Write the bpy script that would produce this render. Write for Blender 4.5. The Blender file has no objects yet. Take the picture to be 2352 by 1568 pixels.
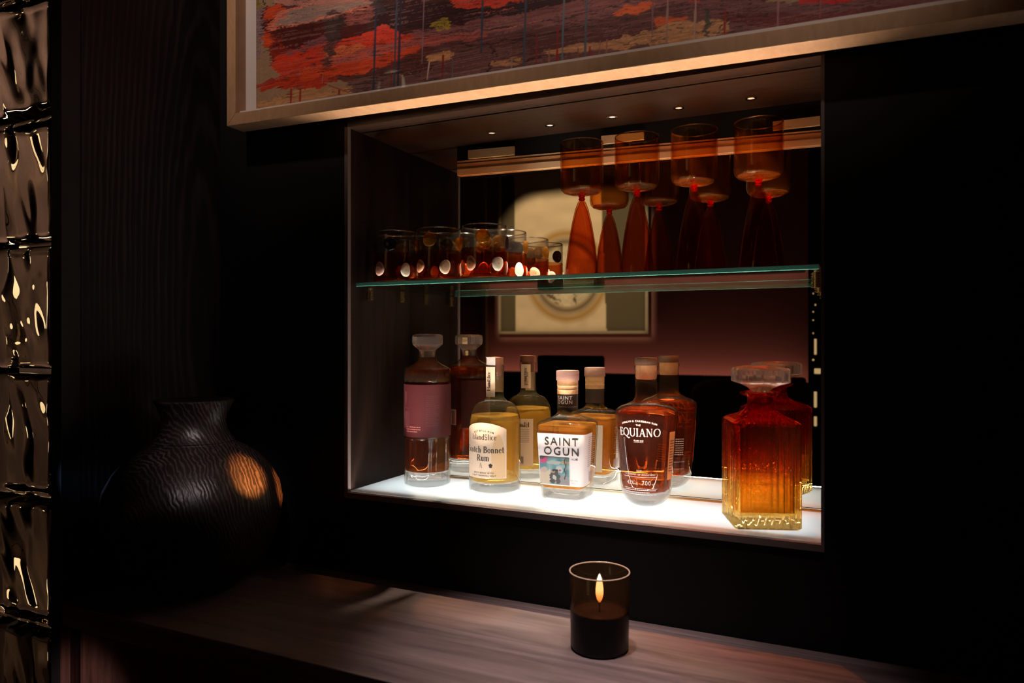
import bpy, math, random
import numpy as np
from mathutils import Vector, Matrix
random.seed(4); rng=np.random.default_rng(7)
PI=math.pi; COL=bpy.context.scene.collection
# ---------------------------------------------------------------- frame of reference
F=1674.; PX0=1176.; HY=778.; TH=math.radians(25.096); S_,C_=math.sin(TH),math.cos(TH)
H=1.30                                   # eye height
def ratio(px):
    u=(px-PX0)/F; return (-S_+u*C_)/(C_+u*S_)
def at(px,Y):                            # x of a photo column on the plane Y metres in front of the eye
    return ratio(px)*Y
def P(x,Y,z): return Vector((x,Y-1.0,H+z))   # Y: distance from eye along wall normal, z: above the eye line
def proj(x,Y,z):                         # numpy arrays -> photo px
    d=C_*Y-S_*x; r=C_*x+S_*Y
    return PX0+F*r/d, HY-F*z/d
# ---------------------------------------------------------------- helpers
def tag(o,label=None,cat=None,group=None,kind=None):
    if label:o['label']=label
    if cat:o['category']=cat
    if group:o['group']=group
    if kind:o['kind']=kind
    return o
def empty(name,loc,rz=0,**k):
    o=bpy.data.objects.new(name,None); COL.objects.link(o); o.location=loc; o.rotation_euler=(0,0,rz); o.empty_display_size=.02
    return tag(o,**k)
def mk(name,vs,fs,mat,parent=None,smooth=False,cols=None,loc=None):
    me=bpy.data.meshes.new(name); me.from_pydata([tuple(v) for v in vs],[],[tuple(f) for f in fs]); me.update()
    if smooth: me.shade_smooth()
    me.materials.append(mat)
    if cols is not None:
        a=me.color_attributes.new('Col','FLOAT_COLOR','POINT')
        c=np.ones((len(vs),4),dtype=np.float32); c[:,:3]=cols; a.data.foreach_set('color',c.ravel())
    o=bpy.data.objects.new(name,me); COL.objects.link(o)
    if parent: o.parent=parent
    if loc is not None:o.location=loc
    return o
def smooth_by_angle(o,deg=40):
    me=o.data; me.shade_smooth()
    me.update()
    import bmesh
    bm=bmesh.new(); bm.from_mesh(me)
    for e in bm.edges:
        if len(e.link_faces)==2 and e.calc_face_angle(0)>math.radians(deg): e.smooth=False
    bm.to_mesh(me); bm.free(); return o
def boxm(x0,x1,y0,y1,z0,z1):
    vs=[(x,y,z) for z in(z0,z1) for y in(y0,y1) for x in(x0,x1)]
    fs=[(0,2,3,1),(4,5,7,6),(0,1,5,4),(2,6,7,3),(0,4,6,2),(1,3,7,5)]
    return vs,fs
def box(name,x0,x1,y0,y1,z0,z1,mat,parent=None,bev=0,seg=2,**k):   # absolute coordinates
    if parent is None:
        c=((x0+x1)/2,(y0+y1)/2,z0); vs,fs=boxm(x0-c[0],x1-c[0],y0-c[1],y1-c[1],0,z1-z0); o=mk(name,vs,fs,mat,None,loc=c)
    else:
        vs,fs=boxm(x0,x1,y0,y1,z0,z1); o=mk(name,vs,fs,mat,parent)
    if bev:
        m=o.modifiers.new('b','BEVEL'); m.width=bev; m.segments=seg; m.limit_method='ANGLE'
    return tag(o,**k)
def lathe(name,prof,mat,parent=None,n=64,rfun=None,closed=False,deg=35,sq=None):
    vs=[];fs=[]
    for (r,z) in prof:
        for i in range(n):
            a=2*PI*i/n; rr=r*(rfun(a,z) if rfun else 1)
            vs.append((rr*math.cos(a),rr*math.sin(a),z))
    m=len(prof)
    for j in range(m-1):
        for i in range(n):
            k=(i+1)%n; fs.append((j*n+i,j*n+k,(j+1)*n+k,(j+1)*n+i))
    if prof[0][0]>1e-6 or closed: fs.append(tuple(reversed(range(n))))
    if prof[-1][0]>1e-6 or closed: fs.append(tuple(range((m-1)*n,m*n)))
    o=mk(name,vs,fs,mat,parent)
    return smooth_by_angle(o,deg)
def openlathe(name,prof,mat,parent=None,n=64,rfun=None,deg=50):
    vs=[];fs=[];m=len(prof)
    for (r,z) in prof:
        for i in range(n):
            a=2*PI*i/n; rr=r*(rfun(a,z) if rfun else 1)
            vs.append((rr*math.cos(a),rr*math.sin(a),z))
    for j in range(m-1):
        for i in range(n):
            k=(i+1)%n; fs.append((j*n+i,j*n+k,(j+1)*n+k,(j+1)*n+i))
    return smooth_by_angle(mk(name,vs,fs,mat,parent),deg)
def sqr(a,p=6.,k=1.):                    # rounded square radius factor
    c,s=abs(math.cos(a)),abs(math.sin(a)); return k/((c**p+s**p)**(1/p))
def noise2(x,y,seed=0):                  # numpy value noise
    xi=np.floor(x).astype(int); yi=np.floor(y).astype(int); xf=x-xi; yf=y-yi
    def h(a,b):
        n=(a*374761393+b*668265263+seed*974634777)&0xffffffff
        n=((n^(n>>13))*1274126177)&0xffffffff; return ((n^(n>>16))&0xffff)/65535.
    u=xf*xf*(3-2*xf); v=yf*yf*(3-2*yf)
    return (h(xi,yi)*(1-u)+h(xi+1,yi)*u)*(1-v)+(h(xi,yi+1)*(1-u)+h(xi+1,yi+1)*u)*v
# ---------------------------------------------------------------- materials
def newmat(n):
    m=bpy.data.materials.new(n); m.use_nodes=True; nt=m.node_tree; nt.nodes.clear()
    out=nt.nodes.new('ShaderNodeOutputMaterial'); return m,nt,out
def pbr(n,col,rough=.5,metal=0,emit=None,es=0,coat=0,spec=.5,bump=None,trans=0):
    m,nt,out=newmat(n); b=nt.nodes.new('ShaderNodeBsdfPrincipled'); nt.links.new(b.outputs[0],out.inputs[0])
    b.inputs['Base Color'].default_value=(*col,1); b.inputs['Roughness'].default_value=rough; b.inputs['Metallic'].default_value=metal
    b.inputs['Specular IOR Level'].default_value=spec; b.inputs['Coat Weight'].default_value=coat
    if emit: b.inputs['Emission Color'].default_value=(*emit,1); b.inputs['Emission Strength'].default_value=es
    if bump:
        t=nt.nodes.new('ShaderNodeTexNoise'); t.inputs['Scale'].default_value=bump[0]; tc=nt.nodes.new('ShaderNodeTexCoord')
        nt.links.new(tc.outputs['Object'],t.inputs['Vector']); bp=nt.nodes.new('ShaderNodeBump'); bp.inputs['Strength'].default_value=bump[1]; bp.inputs['Distance'].default_value=.002
        nt.links.new(t.outputs['Fac'],bp.inputs['Height']); nt.links.new(bp.outputs[0],b.inputs['Normal'])
    return m
def wood(n,c1,c2,scale=(6,60,60),rough=.45,bump=.4,coat=0,wave=None,spec=.5):
    m,nt,out=newmat(n); N=nt.nodes.new; L=nt.links.new
    tc=N('ShaderNodeTexCoord'); mp=N('ShaderNodeMapping'); mp.inputs['Scale'].default_value=scale; L(tc.outputs['Object'],mp.inputs['Vector'])
    a=N('ShaderNodeTexNoise'); a.inputs['Scale'].default_value=1; a.inputs['Detail'].default_value=8; a.inputs['Roughness'].default_value=.65; a.inputs['Distortion'].default_value=.6; L(mp.outputs[0],a.inputs['Vector'])
    src=a.outputs['Fac']
    if wave:
        w=N('ShaderNodeTexWave'); w.wave_type='RINGS'; w.rings_direction='SPHERICAL'; w.inputs['Scale'].default_value=wave[0]; w.inputs['Distortion'].default_value=wave[1]; w.inputs['Detail'].default_value=3; w.inputs['Detail Scale'].default_value=wave[2]
        m2=N('ShaderNodeMapping'); m2.inputs['Scale'].default_value=wave[3]; m2.inputs['Location'].default_value=wave[4]; L(tc.outputs['Object'],m2.inputs['Vector']); L(m2.outputs[0],w.inputs['Vector'])
        mx=N('ShaderNodeMath'); mx.operation='MULTIPLY'; L(w.outputs['Fac'],mx.inputs[0]); L(a.outputs['Fac'],mx.inputs[1])
        ad=N('ShaderNodeMath'); ad.operation='MULTIPLY_ADD'; L(mx.outputs[0],ad.inputs[0]); ad.inputs[1].default_value=.9; ad.inputs[2].default_value=.1; src=ad.outputs[0]
    r=N('ShaderNodeValToRGB'); r.color_ramp.elements[0].position=.3; r.color_ramp.elements[1].position=.7
    r.color_ramp.elements[0].color=(*c1,1); r.color_ramp.elements[1].color=(*c2,1); L(src,r.inputs[0])
    b=N('ShaderNodeBsdfPrincipled'); L(r.outputs[0],b.inputs['Base Color']); b.inputs['Roughness'].default_value=rough; b.inputs['Coat Weight'].default_value=coat; b.inputs['Specular IOR Level'].default_value=spec
    bp=N('ShaderNodeBump'); bp.inputs['Strength'].default_value=bump; bp.inputs['Distance'].default_value=.001; L(src,bp.inputs['Height']); L(bp.outputs[0],b.inputs['Normal']); L(b.outputs[0],out.inputs[0])
    return m
def thin(n,col=(1,1,1),edge=None,g0=.04,g1=.9,rough=.03,pw=4.,grad=None,scatter=0,dcol=(1,1,1)):   # thin-walled glass: tinted transparency under a fresnel gloss
    m,nt,out=newmat(n); N=nt.nodes.new; L=nt.links.new
    lw=N('ShaderNodeLayerWeight'); lw.inputs['Blend'].default_value=.5
    p=N('ShaderNodeMath'); p.operation='POWER'; L(lw.outputs['Facing'],p.inputs[0]); p.inputs[1].default_value=pw
    k=N('ShaderNodeMath'); k.operation='MULTIPLY_ADD'; L(p.outputs[0],k.inputs[0]); k.inputs[1].default_value=g1; k.inputs[2].default_value=g0
    t=N('ShaderNodeBsdfTransparent'); g=N('ShaderNodeBsdfGlossy'); g.inputs['Roughness'].default_value=rough
    mc=N('ShaderNodeMix'); mc.data_type='RGBA'; e=edge or tuple(c*c*.9 for c in col)
    mc.inputs['A'].default_value=(*col,1); mc.inputs['B'].default_value=(*e,1)
    p2=N('ShaderNodeMath'); p2.operation='POWER'; L(lw.outputs['Facing'],p2.inputs[0]); p2.inputs[1].default_value=2.; L(p2.outputs[0],mc.inputs['Factor'])
    src=mc.outputs['Result']
    if grad:                              # (z0,z1,col0) tint below fading to col above
        tc=N('ShaderNodeTexCoord'); sx=N('ShaderNodeSeparateXYZ'); L(tc.outputs['Object'],sx.inputs[0])
        mr=N('ShaderNodeMapRange'); mr.inputs['From Min'].default_value=grad[0]; mr.inputs['From Max'].default_value=grad[1]; L(sx.outputs['Z'],mr.inputs['Value'])
        m3=N('ShaderNodeMix'); m3.data_type='RGBA'; m3.inputs['A'].default_value=(*grad[2],1); L(src,m3.inputs['B']); L(mr.outputs[0],m3.inputs['Factor']); src=m3.outputs['Result']
    L(src,t.inputs['Color'])
    ms=N('ShaderNodeMixShader'); L(k.outputs[0],ms.inputs[0]); L(t.outputs[0],ms.inputs[1]); L(g.outputs[0],ms.inputs[2]); res=ms.outputs[0]
    if scatter:  # diffuse and translucent share mixed into the glass
        df=N('ShaderNodeBsdfDiffuse'); df.inputs[0].default_value=(*dcol,1); tr=N('ShaderNodeBsdfTranslucent'); tr.inputs[0].default_value=(*dcol,1)
        m5=N('ShaderNodeMixShader'); L(df.outputs[0],m5.inputs[1]); L(tr.outputs[0],m5.inputs[2]); m6=N('ShaderNodeMixShader'); m6.inputs[0].default_value=scatter; L(res,m6.inputs[1]); L(m5.outputs[0],m6.inputs[2]); res=m6.outputs[0]
    L(res,out.inputs[0])
    return m
def glass(n,col=(1,1,1),ior=1.5,rough=0,mixt=0,grad=None,tcol=None,bump=None,glow=0,gcol=None):
    m,nt,out=newmat(n); N=nt.nodes.new; L=nt.links.new
    g=N('ShaderNodeBsdfGlass'); g.inputs['Color'].default_value=(*col,1); g.inputs['IOR'].default_value=ior; g.inputs['Roughness'].default_value=rough
    res=g.outputs[0]; t=N('ShaderNodeBsdfTransparent'); t.inputs['Color'].default_value=(*(tcol or col),1)
    if grad:
        tc=N('ShaderNodeTexCoord'); sx=N('ShaderNodeSeparateXYZ'); L(tc.outputs['Object'],sx.inputs[0])
        mp=N('ShaderNodeMapping'); mp.inputs['Scale'].default_value=(90,90,12); L(tc.outputs['Object'],mp.inputs[0]); nz=N('ShaderNodeTexNoise'); nz.inputs['Scale'].default_value=1; L(mp.outputs[0],nz.inputs['Vector'])
        ma=N('ShaderNodeMath'); ma.operation='MULTIPLY_ADD'; L(nz.outputs['Fac'],ma.inputs[0]); ma.inputs[1].default_value=.03; L(sx.outputs['Z'],ma.inputs[2])
        r=N('ShaderNodeValToRGB'); r.color_ramp.elements[0].position=grad[0][0]; r.color_ramp.elements[0].color=(*grad[0][1],1)
        r.color_ramp.elements[1].position=grad[-1][0]; r.color_ramp.elements[1].color=(*grad[-1][1],1)
        for q in grad[1:-1]:
            e=r.color_ramp.elements.new(q[0]); e.color=(*q[1],1)
        sc=N('ShaderNodeMath'); sc.operation='MULTIPLY'; sc.inputs[1].default_value=5.; L(ma.outputs[0],sc.inputs[0]); L(sc.outputs[0],r.inputs[0])
        L(r.outputs[0],g.inputs['Color']); L(r.outputs[0],t.inputs['Color'])
    if bump:
        tc=N('ShaderNodeTexCoord'); nz=N('ShaderNodeTexNoise'); nz.inputs['Scale'].default_value=bump[0]; L(tc.outputs['Object'],nz.inputs['Vector']); bp=N('ShaderNodeBump'); bp.inputs['Strength'].default_value=bump[1]; bp.inputs['Distance'].default_value=.002; L(nz.outputs['Fac'],bp.inputs['Height']); L(bp.outputs[0],g.inputs['Normal'])
    if mixt:
        ms=N('ShaderNodeMixShader'); ms.inputs[0].default_value=mixt; L(res,ms.inputs[1]); L(t.outputs[0],ms.inputs[2]); res=ms.outputs[0]
    if glow:
        g2=gcol or col; df=N('ShaderNodeBsdfDiffuse'); df.inputs[0].default_value=(*g2,1); tr=N('ShaderNodeBsdfTranslucent'); tr.inputs[0].default_value=(*g2,1)
        m5=N('ShaderNodeMixShader'); L(df.outputs[0],m5.inputs[1]); L(tr.outputs[0],m5.inputs[2]); m6=N('ShaderNodeMixShader'); m6.inputs[0].default_value=glow; L(res,m6.inputs[1]); L(m5.outputs[0],m6.inputs[2]); res=m6.outputs[0]
    L(res,out.inputs[0]); return m
def vcol(n,rough=.5,spec=.3,coat=0,bump=0):
    m,nt,out=newmat(n); N=nt.nodes.new; L=nt.links.new
    a=N('ShaderNodeAttribute'); a.attribute_name='Col'; b=N('ShaderNodeBsdfPrincipled'); L(a.outputs['Color'],b.inputs['Base Color']); b.inputs['Roughness'].default_value=rough; b.inputs['Specular IOR Level'].default_value=spec; b.inputs['Coat Weight'].default_value=coat
    if bump:
        bp=N('ShaderNodeBump'); bp.inputs['Strength'].default_value=bump; bp.inputs['Distance'].default_value=.001; L(a.outputs['Color'],bp.inputs['Height']); L(bp.outputs[0],b.inputs['Normal'])
    L(b.outputs[0],out.inputs[0]); return m

M={}
M['oak']=wood('dark_oak',(.006,.0027,.0017),(.019,.0085,.0055),(70,70,5),rough=.6,bump=.5,spec=.12)
M['oakside']=wood('dark_oak_figured',(.012,.008,.007),(.040,.027,.024),(60,60,4),rough=.6,bump=.5,spec=.25,wave=(24,4,1.2,(1,1.4,.22),(0.1,-.12,-.30)))
M['soffit']=wood('soffit_oak',(.012,.0055,.0035),(.032,.015,.009),(6,90,90),rough=.35,bump=.6)
M['black']=pbr('black_lacquer',(.0035,.0033,.0033),.7,spec=.2)
M['blackgap']=pbr('shadow_gap_black',(.003,.003,.004),.6)
M['counter']=wood('walnut_counter',(.070,.046,.045),(.19,.135,.135),(4,50,50),rough=.42,bump=.25)
M['mahog']=wood('red_oak_edge',(.03,.012,.010),(.16,.07,.055),(60,60,7),rough=.45,bump=.7)
M['trim']=pbr('mauve_trim',(.13,.10,.10),.6,spec=.2)
M['maple']=wood('pale_maple',(.56,.36,.21),(.70,.47,.29),(5,60,60),rough=.42,bump=.08)
M['mapleface']=wood('maple_face',(.44,.25,.13),(.55,.33,.19),(90,30,30),rough=.42,bump=.08)
M['mat']=pbr('white_mount',(.80,.74,.72),.7)
M['mirror']=pbr('mirror',(.90,.88,.84),.0,metal=1)
def dusty_mirror():
    m,nt,out=newmat('mirror_glass'); N=nt.nodes.new; L=nt.links.new
    g=N('ShaderNodeBsdfGlossy'); g.inputs['Roughness'].default_value=0; g.inputs['Color'].default_value=(.80,.76,.68,1)
    L(g.outputs[0],out.inputs[0]); return m
M['mirror']=dusty_mirror()
M['shelf']=thin('shelf_glass',(.93,.97,.95),(.85,.93,.90),.05,.8,rough=0)
M['shelfedge']=pbr('green_glass_edge',(.13,.50,.43),.15,trans=0,spec=.8)
M['chrome']=pbr('chrome',(.8,.8,.8),.12,metal=1)
M['brass']=pbr('brass',(.85,.62,.30),.2,metal=1)
M['lamp']=pbr('downlight_lens',(1,1,1),.3,emit=(1,.83,.62),es=.6)
M['clear']=thin('clear_glass',(.97,.965,.95),(.78,.75,.72),.035,.8,scatter=.006,dcol=(.9,.8,.7))
M['cleardense']=glass('heavy_clear_glass',(.985,.985,.98),1.48,mixt=.45,glow=.05,gcol=(1,.97,.95))
M['amber']=thin('amber_glass',(.965,.74,.47),(.80,.42,.16),.03,.7,scatter=.0015,dcol=(.9,.28,.06))
M['ambercone']=thin('amber_cone_glass',(.86,.52,.33),(.62,.22,.09),.03,.6,scatter=.003,dcol=(.55,.06,.02))
M['rimclear']=thin('polished_rim',(.8,.75,.7),(.5,.45,.4),.28,.6,rough=.12)
M['rimamber']=thin('amber_rim',(.8,.5,.25),(.5,.3,.12),.22,.6,rough=.12)
M['bowlfoot']=thin('amber_bowl_foot',(.92,.60,.30),(.8,.4,.15),.16,.6,rough=.22)
M['amberdense']=glass('dense_amber',(1.,.74,.42),1.5,mixt=.1)
M['redknot']=glass('red_amber',(.98,.22,.08),1.5,mixt=.1,glow=.05,gcol=(1,.08,.03))
M['tumblow']=thin('tumbler_amber_lower',(.86,.58,.38),(.60,.26,.10),.03,.55,scatter=.012,dcol=(.6,.12,.03))
M['murrine']=vcol('murrine_disc',.25,.5,.5)
M['prunt']=glass('amber_prunt',(.93,.62,.22),1.5,mixt=.15,bump=(160,.9),glow=.04,gcol=(1,.55,.12))
M['pruntviolet']=glass('violet_prunt',(.55,.45,.60),1.5,mixt=.15,bump=(90,.4))
M['rumdark']=glass('dark_rum',(.92,.40,.13),1.36,mixt=.5,tcol=(.85,.36,.12),glow=.02,gcol=(.8,.14,.02))
M['rumpale']=glass('pale_rum',(1.,.86,.44),1.36,mixt=.6,tcol=(1.,.88,.50),glow=.27,gcol=(1.,.62,.12))
M['rumgold']=glass('gold_rum',(1.,.76,.38),1.36,mixt=.6,tcol=(1.,.76,.36),glow=.24,gcol=(1.,.44,.07))
M['rumred']=glass('red_rum',(.95,.40,.18),1.36,mixt=.5,tcol=(.88,.34,.12),glow=.018,gcol=(.95,.16,.02))
M['bottle']=thin('bottle_glass',(.985,.98,.96),(.66,.62,.56),.035,.75,pw=3.6,scatter=.012,dcol=(.9,.8,.65))
M['maroon']=pbr('maroon_label',(.065,.013,.017),.42,spec=.4)
M['maroonink']=pbr('maroon_ink',(.09,.022,.03),.5)
M['maroonlight']=pbr('maroon_print',(.42,.15,.14),.5)
M['paper']=pbr('cream_label',(.80,.62,.46),.65)
M['papertint']=pbr('label_print',(.74,.50,.28),.65)
M['white']=pbr('white_label',(.86,.80,.80),.6)
M['ink']=pbr('black_ink',(.03,.018,.016),.6)
M['greyink']=pbr('grey_ink',(.35,.30,.30),.6)
M['blackband']=pbr('black_neck_band',(.035,.02,.016),.55)
M['silverink']=pbr('white_ink',(.75,.68,.66),.5)
M['cork']=wood('cork',(.55,.30,.14),(.72,.44,.24),(60,60,60),rough=.7,bump=.2)
M['capwood']=wood('cap_wood',(.36,.20,.18),(.50,.30,.27),(40,40,400),rough=.55,bump=.2)
M['capdark']=wood('cap_dark',(.10,.055,.04),(.17,.09,.06),(200,200,60),rough=.45,bump=.2)
M['capbrown']=pbr('stopper_brown',(.16,.055,.03),.45)
M['foil']=pbr('paper_seal',(.62,.58,.58),.5)
M['dec']=glass('decanter_glass',(1,1,1),1.46,mixt=.22,grad=[(.0,(1.,.86,.55)),(.14,(1.,.83,.46)),(.36,(1.,.82,.42)),(.50,(.98,.50,.22)),(.64,(.86,.20,.13)),(.95,(.86,.22,.15))],glow=.012,gcol=(1,.35,.08))
M['stopper']=glass('crystal',(.97,.95,.95),1.5,mixt=.1,glow=.08,gcol=(1,.9,.85))
M['vase']=wood('charred_vase',(.008,.0055,.005),(.045,.034,.031),(40,40,14),rough=.38,bump=.6,wave=(75,9,.8,(1,1,.45),(0.02,.15,.05)),spec=.3)
M['vasein']=pbr('charred_inside',(.008,.006,.005),.8)
M['art']=vcol('painted_canvas',.55,.3,0,.15)
M['labelart']=vcol('label_picture',.6,.3)
M['candleglass']=thin('smoked_glass',(.52,.40,.30),(.25,.18,.13),.04,.6,scatter=.03,dcol=(.6,.35,.2))
M['wax']=pbr('dark_wax',(.05,.022,.012),.35,spec=.4)
M['candlewall']=pbr('black_candle_glass',(.004,.003,.003),.35,spec=.2)
M['wick']=pbr('wick',(.02,.015,.01),.9)
# glowing frosted shelf floor : a light box
def frosted():
    m,nt,out=newmat('frosted_light_panel'); N=nt.nodes.new; L=nt.links.new
    d=N('ShaderNodeBsdfDiffuse'); d.inputs[0].default_value=(.72,.74,.74,1); t=N('ShaderNodeBsdfTranslucent'); t.inputs[0].default_value=(.85,.90,.90,1)
    a=N('ShaderNodeMixShader'); a.inputs[0].default_value=.5; L(d.outputs[0],a.inputs[1]); L(t.outputs[0],a.inputs[2])
    g=N('ShaderNodeBsdfGlossy'); g.inputs['Roughness'].default_value=.12; f=N('ShaderNodeFresnel'); f.inputs[0].default_value=1.4
    b=N('ShaderNodeMixShader'); L(f.outputs[0],b.inputs[0]); L(a.outputs[0],b.inputs[1]); L(g.outputs[0],b.inputs[2]); L(b.outputs[0],out.inputs[0]); return m
M['floorglass']=frosted()
M['ledstrip']=pbr('led_strip',(1,1,1),.4,emit=(.95,.97,1.),es=6)

# ---------------------------------------------------------------- room shell
LX,RX=-.777,-.035                        # niche opening
ZF,ZC=-.2585,.3585                       # niche floor and ceiling
MIR=1.1925
RXR=1.6; ZT=1.35; ZB=-1.30; BACK=-3.115
def wallbox(name,x0,x1,Y0,Y1,z0,z1,mat,bev=0,**k): return box(name,x0,x1,Y0-1,Y1-1,H+z0,H+z1,mat,bev=bev,**k)
def struct(name,x0,x1,Y0,Y1,z0,z1,mat): return wallbox(name,x0,x1,Y0,Y1,z0,z1,mat,kind='structure')
# front wall as one mesh with the niche opening in it
def wall_front():
    vs=[];fs=[]
    for (x0,x1,z0,z1) in [(-1.07,LX-.002,ZB,ZT),(RX+.002,RXR,ZB,ZT),(LX-.002,RX+.002,ZB,ZF-.010),(LX-.002,RX+.002,ZC+.06,ZT)]:
        a,b=boxm(x0,x1,0,.03,H+z0,H+z1); n=len(vs); vs+=a; fs+=[tuple(i+n for i in f) for f in b]
    o=mk('wall_front',vs,fs,M['black']); o['kind']='structure'
wall_front()
struct('wall_side',-1.10,-1.071,.73,1.03,ZB,ZT,M['oakside'])
struct('trim_1',-1.0945,-1.071,.70,.731,ZB,ZT,M['blackgap'])
struct('wall_back',-4.2,RXR,BACK-.05,BACK,ZB,ZT,pbr('mauve_wall',(.30,.125,.10),.75,bump=(60,.2)))
struct('wall_right',RXR,RXR+.05,BACK,1.03,ZB,ZT,M['black'])
struct('wall_left',-4.25,-4.2,BACK,1.8,ZB,ZT,pbr('brown_wall',(.10,.06,.05),.8))
struct('floor',-4.2,RXR,BACK,1.8,ZB-.05,ZB,wood('dark_floor',(.03,.018,.012),(.06,.035,.025),(3,30,30)))
struct('ceiling',-4.2,RXR,BACK,1.8,ZT,ZT+.05,pbr('dark_ceiling',(.05,.045,.04),.9))
struct('wall_far',-4.2,-1.07,1.75,1.80,ZB,ZT,wood('mauve_far_wall',(.34,.22,.20),(.48,.33,.30),(8,8,2),rough=.8,bump=.1))
struct('wall_corner',-1.071,-1.04,1.03,1.80,ZB,ZT,M['black'])
struct('wall_block_side',-4.2,-1.535,.70,.78,ZB,ZT,M['black'])

# niche joinery
nb=empty('display_niche',P(-.40,1.0,ZF),label='built-in dark oak display niche with mirrored back in the black wall',cat='display niche')
def nbx(name,x0,x1,Y0,Y1,z0,z1,mat,bev=0,**k):
    L=nb.location; return box(name,x0-L.x,x1-L.x,Y0-1-L.y,Y1-1-L.y,H+z0-L.z,H+z1-L.z,mat,parent=nb,bev=bev,**k)
nbx('side_panel',LX-.022,LX,1.001,1.21,ZF-.02,ZC+.05,M['oak'])
nbx('side_panel',RX,RX+.022,1.001,1.21,ZF-.02,ZC+.05,M['oak'])
nbx('mirror',LX,RX,MIR,MIR+.006,ZF-.01,ZC+.02,M['mirror'],label='mirrored niche back reflecting the bottles and the room')
nbx('soffit',LX,RX,1.042,MIR-.001,ZC,ZC+.02,M['soffit'])
nbx('soffit_front',LX,RX,1.001,1.037,ZC,ZC+.02,M['soffit'])
nbx('soffit_backing',LX,RX,1.001,MIR,ZC+.021,ZC+.03,M['black'])
nbx('edge_trim',LX-.004,LX+.003,.998,1.006,ZF-.008,ZC,M['trim'])
nbx('edge_trim',RX-.002,RX+.002,.998,1.006,ZF-.008,ZC,M['trim'])
nbx('bottom_trim',LX-.004,RX+.002,.997,1.006,ZF-.010,ZF-.001,M['trim'])
_L=nb.location
_v=[P(LX+.0005,1.0065,ZF-.006)-_L,P(RX-.0005,1.0065,ZF-.006)-_L,P(RX-.0005,1.0065,ZF)-_L,P(LX+.0005,1.0065,ZF)-_L,P(RX-.0005,MIR-.014,ZF)-_L,P(LX+.0005,MIR-.014,ZF)-_L]
tag(mk('floor_panel',_v,[(0,1,2,3),(3,2,4,5)],M['floorglass'],nb),label='frosted white glass floor panel lit from below')
nbx('light_tray',LX+.001,RX-.001,1.005,MIR-.001,ZF-.05,ZF-.045,pbr('tray_white',(.7,.7,.7),.8))
nbx('floor_back_strip',LX+.001,RX-.001,MIR-.012,MIR-.0005,ZF-.008,ZF-.001,pbr('grey_strip',(.35,.38,.37),.3))
nbx('led_strip',LX+.01,RX-.01,1.012,1.018,ZF-.045,ZF-.042,M['ledstrip'])
# solid strips across the mirror top standing in for the painting's reflected back
def sloped(name,xa,xb,za0,za1,zb0,zb1,Y0,Y1,mat,**k):
    L=nb.location
    vs=[]
    for Yq in(Y0,Y1):
        vs+=[P(xa,Yq,za0)-L,P(xb,Yq,zb0)-L,P(xb,Yq,zb1)-L,P(xa,Yq,za1)-L]
    fs=[(0,1,2,3),(7,6,5,4),(0,4,5,1),(3,2,6,7),(0,3,7,4),(1,5,6,2)]
    return tag(mk(name,vs,fs,mat,nb),**k)
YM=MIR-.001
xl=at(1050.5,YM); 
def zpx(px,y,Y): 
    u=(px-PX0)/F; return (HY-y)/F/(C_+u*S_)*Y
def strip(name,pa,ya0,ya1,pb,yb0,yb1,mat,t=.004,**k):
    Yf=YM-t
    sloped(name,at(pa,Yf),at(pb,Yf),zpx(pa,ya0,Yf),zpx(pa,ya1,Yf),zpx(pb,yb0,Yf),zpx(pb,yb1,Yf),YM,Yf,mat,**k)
strip('reflected_backing',1050,374,334,1888,300,229,M['black'],t=.003)
strip('reflected_batten',1050,374.5,370,1888,301,297.5,M['maple'],t=.0036)
strip('reflected_rail',1050,390,376.5,1888,318,303.5,wood('amber_rail',(.42,.20,.085),(.55,.28,.12),(5,80,80),rough=.5,bump=.1),t=.0045)
strip('reflected_lip',1050,403,389,1888,331.5,317,M['maple'],t=.006)
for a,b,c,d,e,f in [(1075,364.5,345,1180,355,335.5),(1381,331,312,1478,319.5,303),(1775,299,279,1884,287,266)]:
    strip('reflected_block',a,b,c,d,e,f,pbr('beige_block',(.50,.38,.22),.7),t=.008)
# soffit downlights
for i,px in enumerate((1130,1263,1406,1559,1725)):
    Yl=1.130; x=at(px,Yl)
    o=empty('downlight',P(x,Yl,ZC),label=['tiny chrome downlight leftmost in the niche ceiling','tiny chrome downlight second from left in the niche ceiling','tiny chrome downlight in the middle of the niche ceiling','tiny chrome downlight fourth from left in the niche ceiling','tiny chrome downlight rightmost in the niche ceiling, above the last goblet'][i],cat='downlight',group='downlights in the niche ceiling')
    openlathe('bezel',[(.0085,0),(.0085,-.0022),(.0055,-.0026),(.0050,-.0008)],M['chrome'],o,32)
    lathe('lens',[(.0050,-.0010),(.0048,-.0016)],M['lamp'],o,24)

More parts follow.
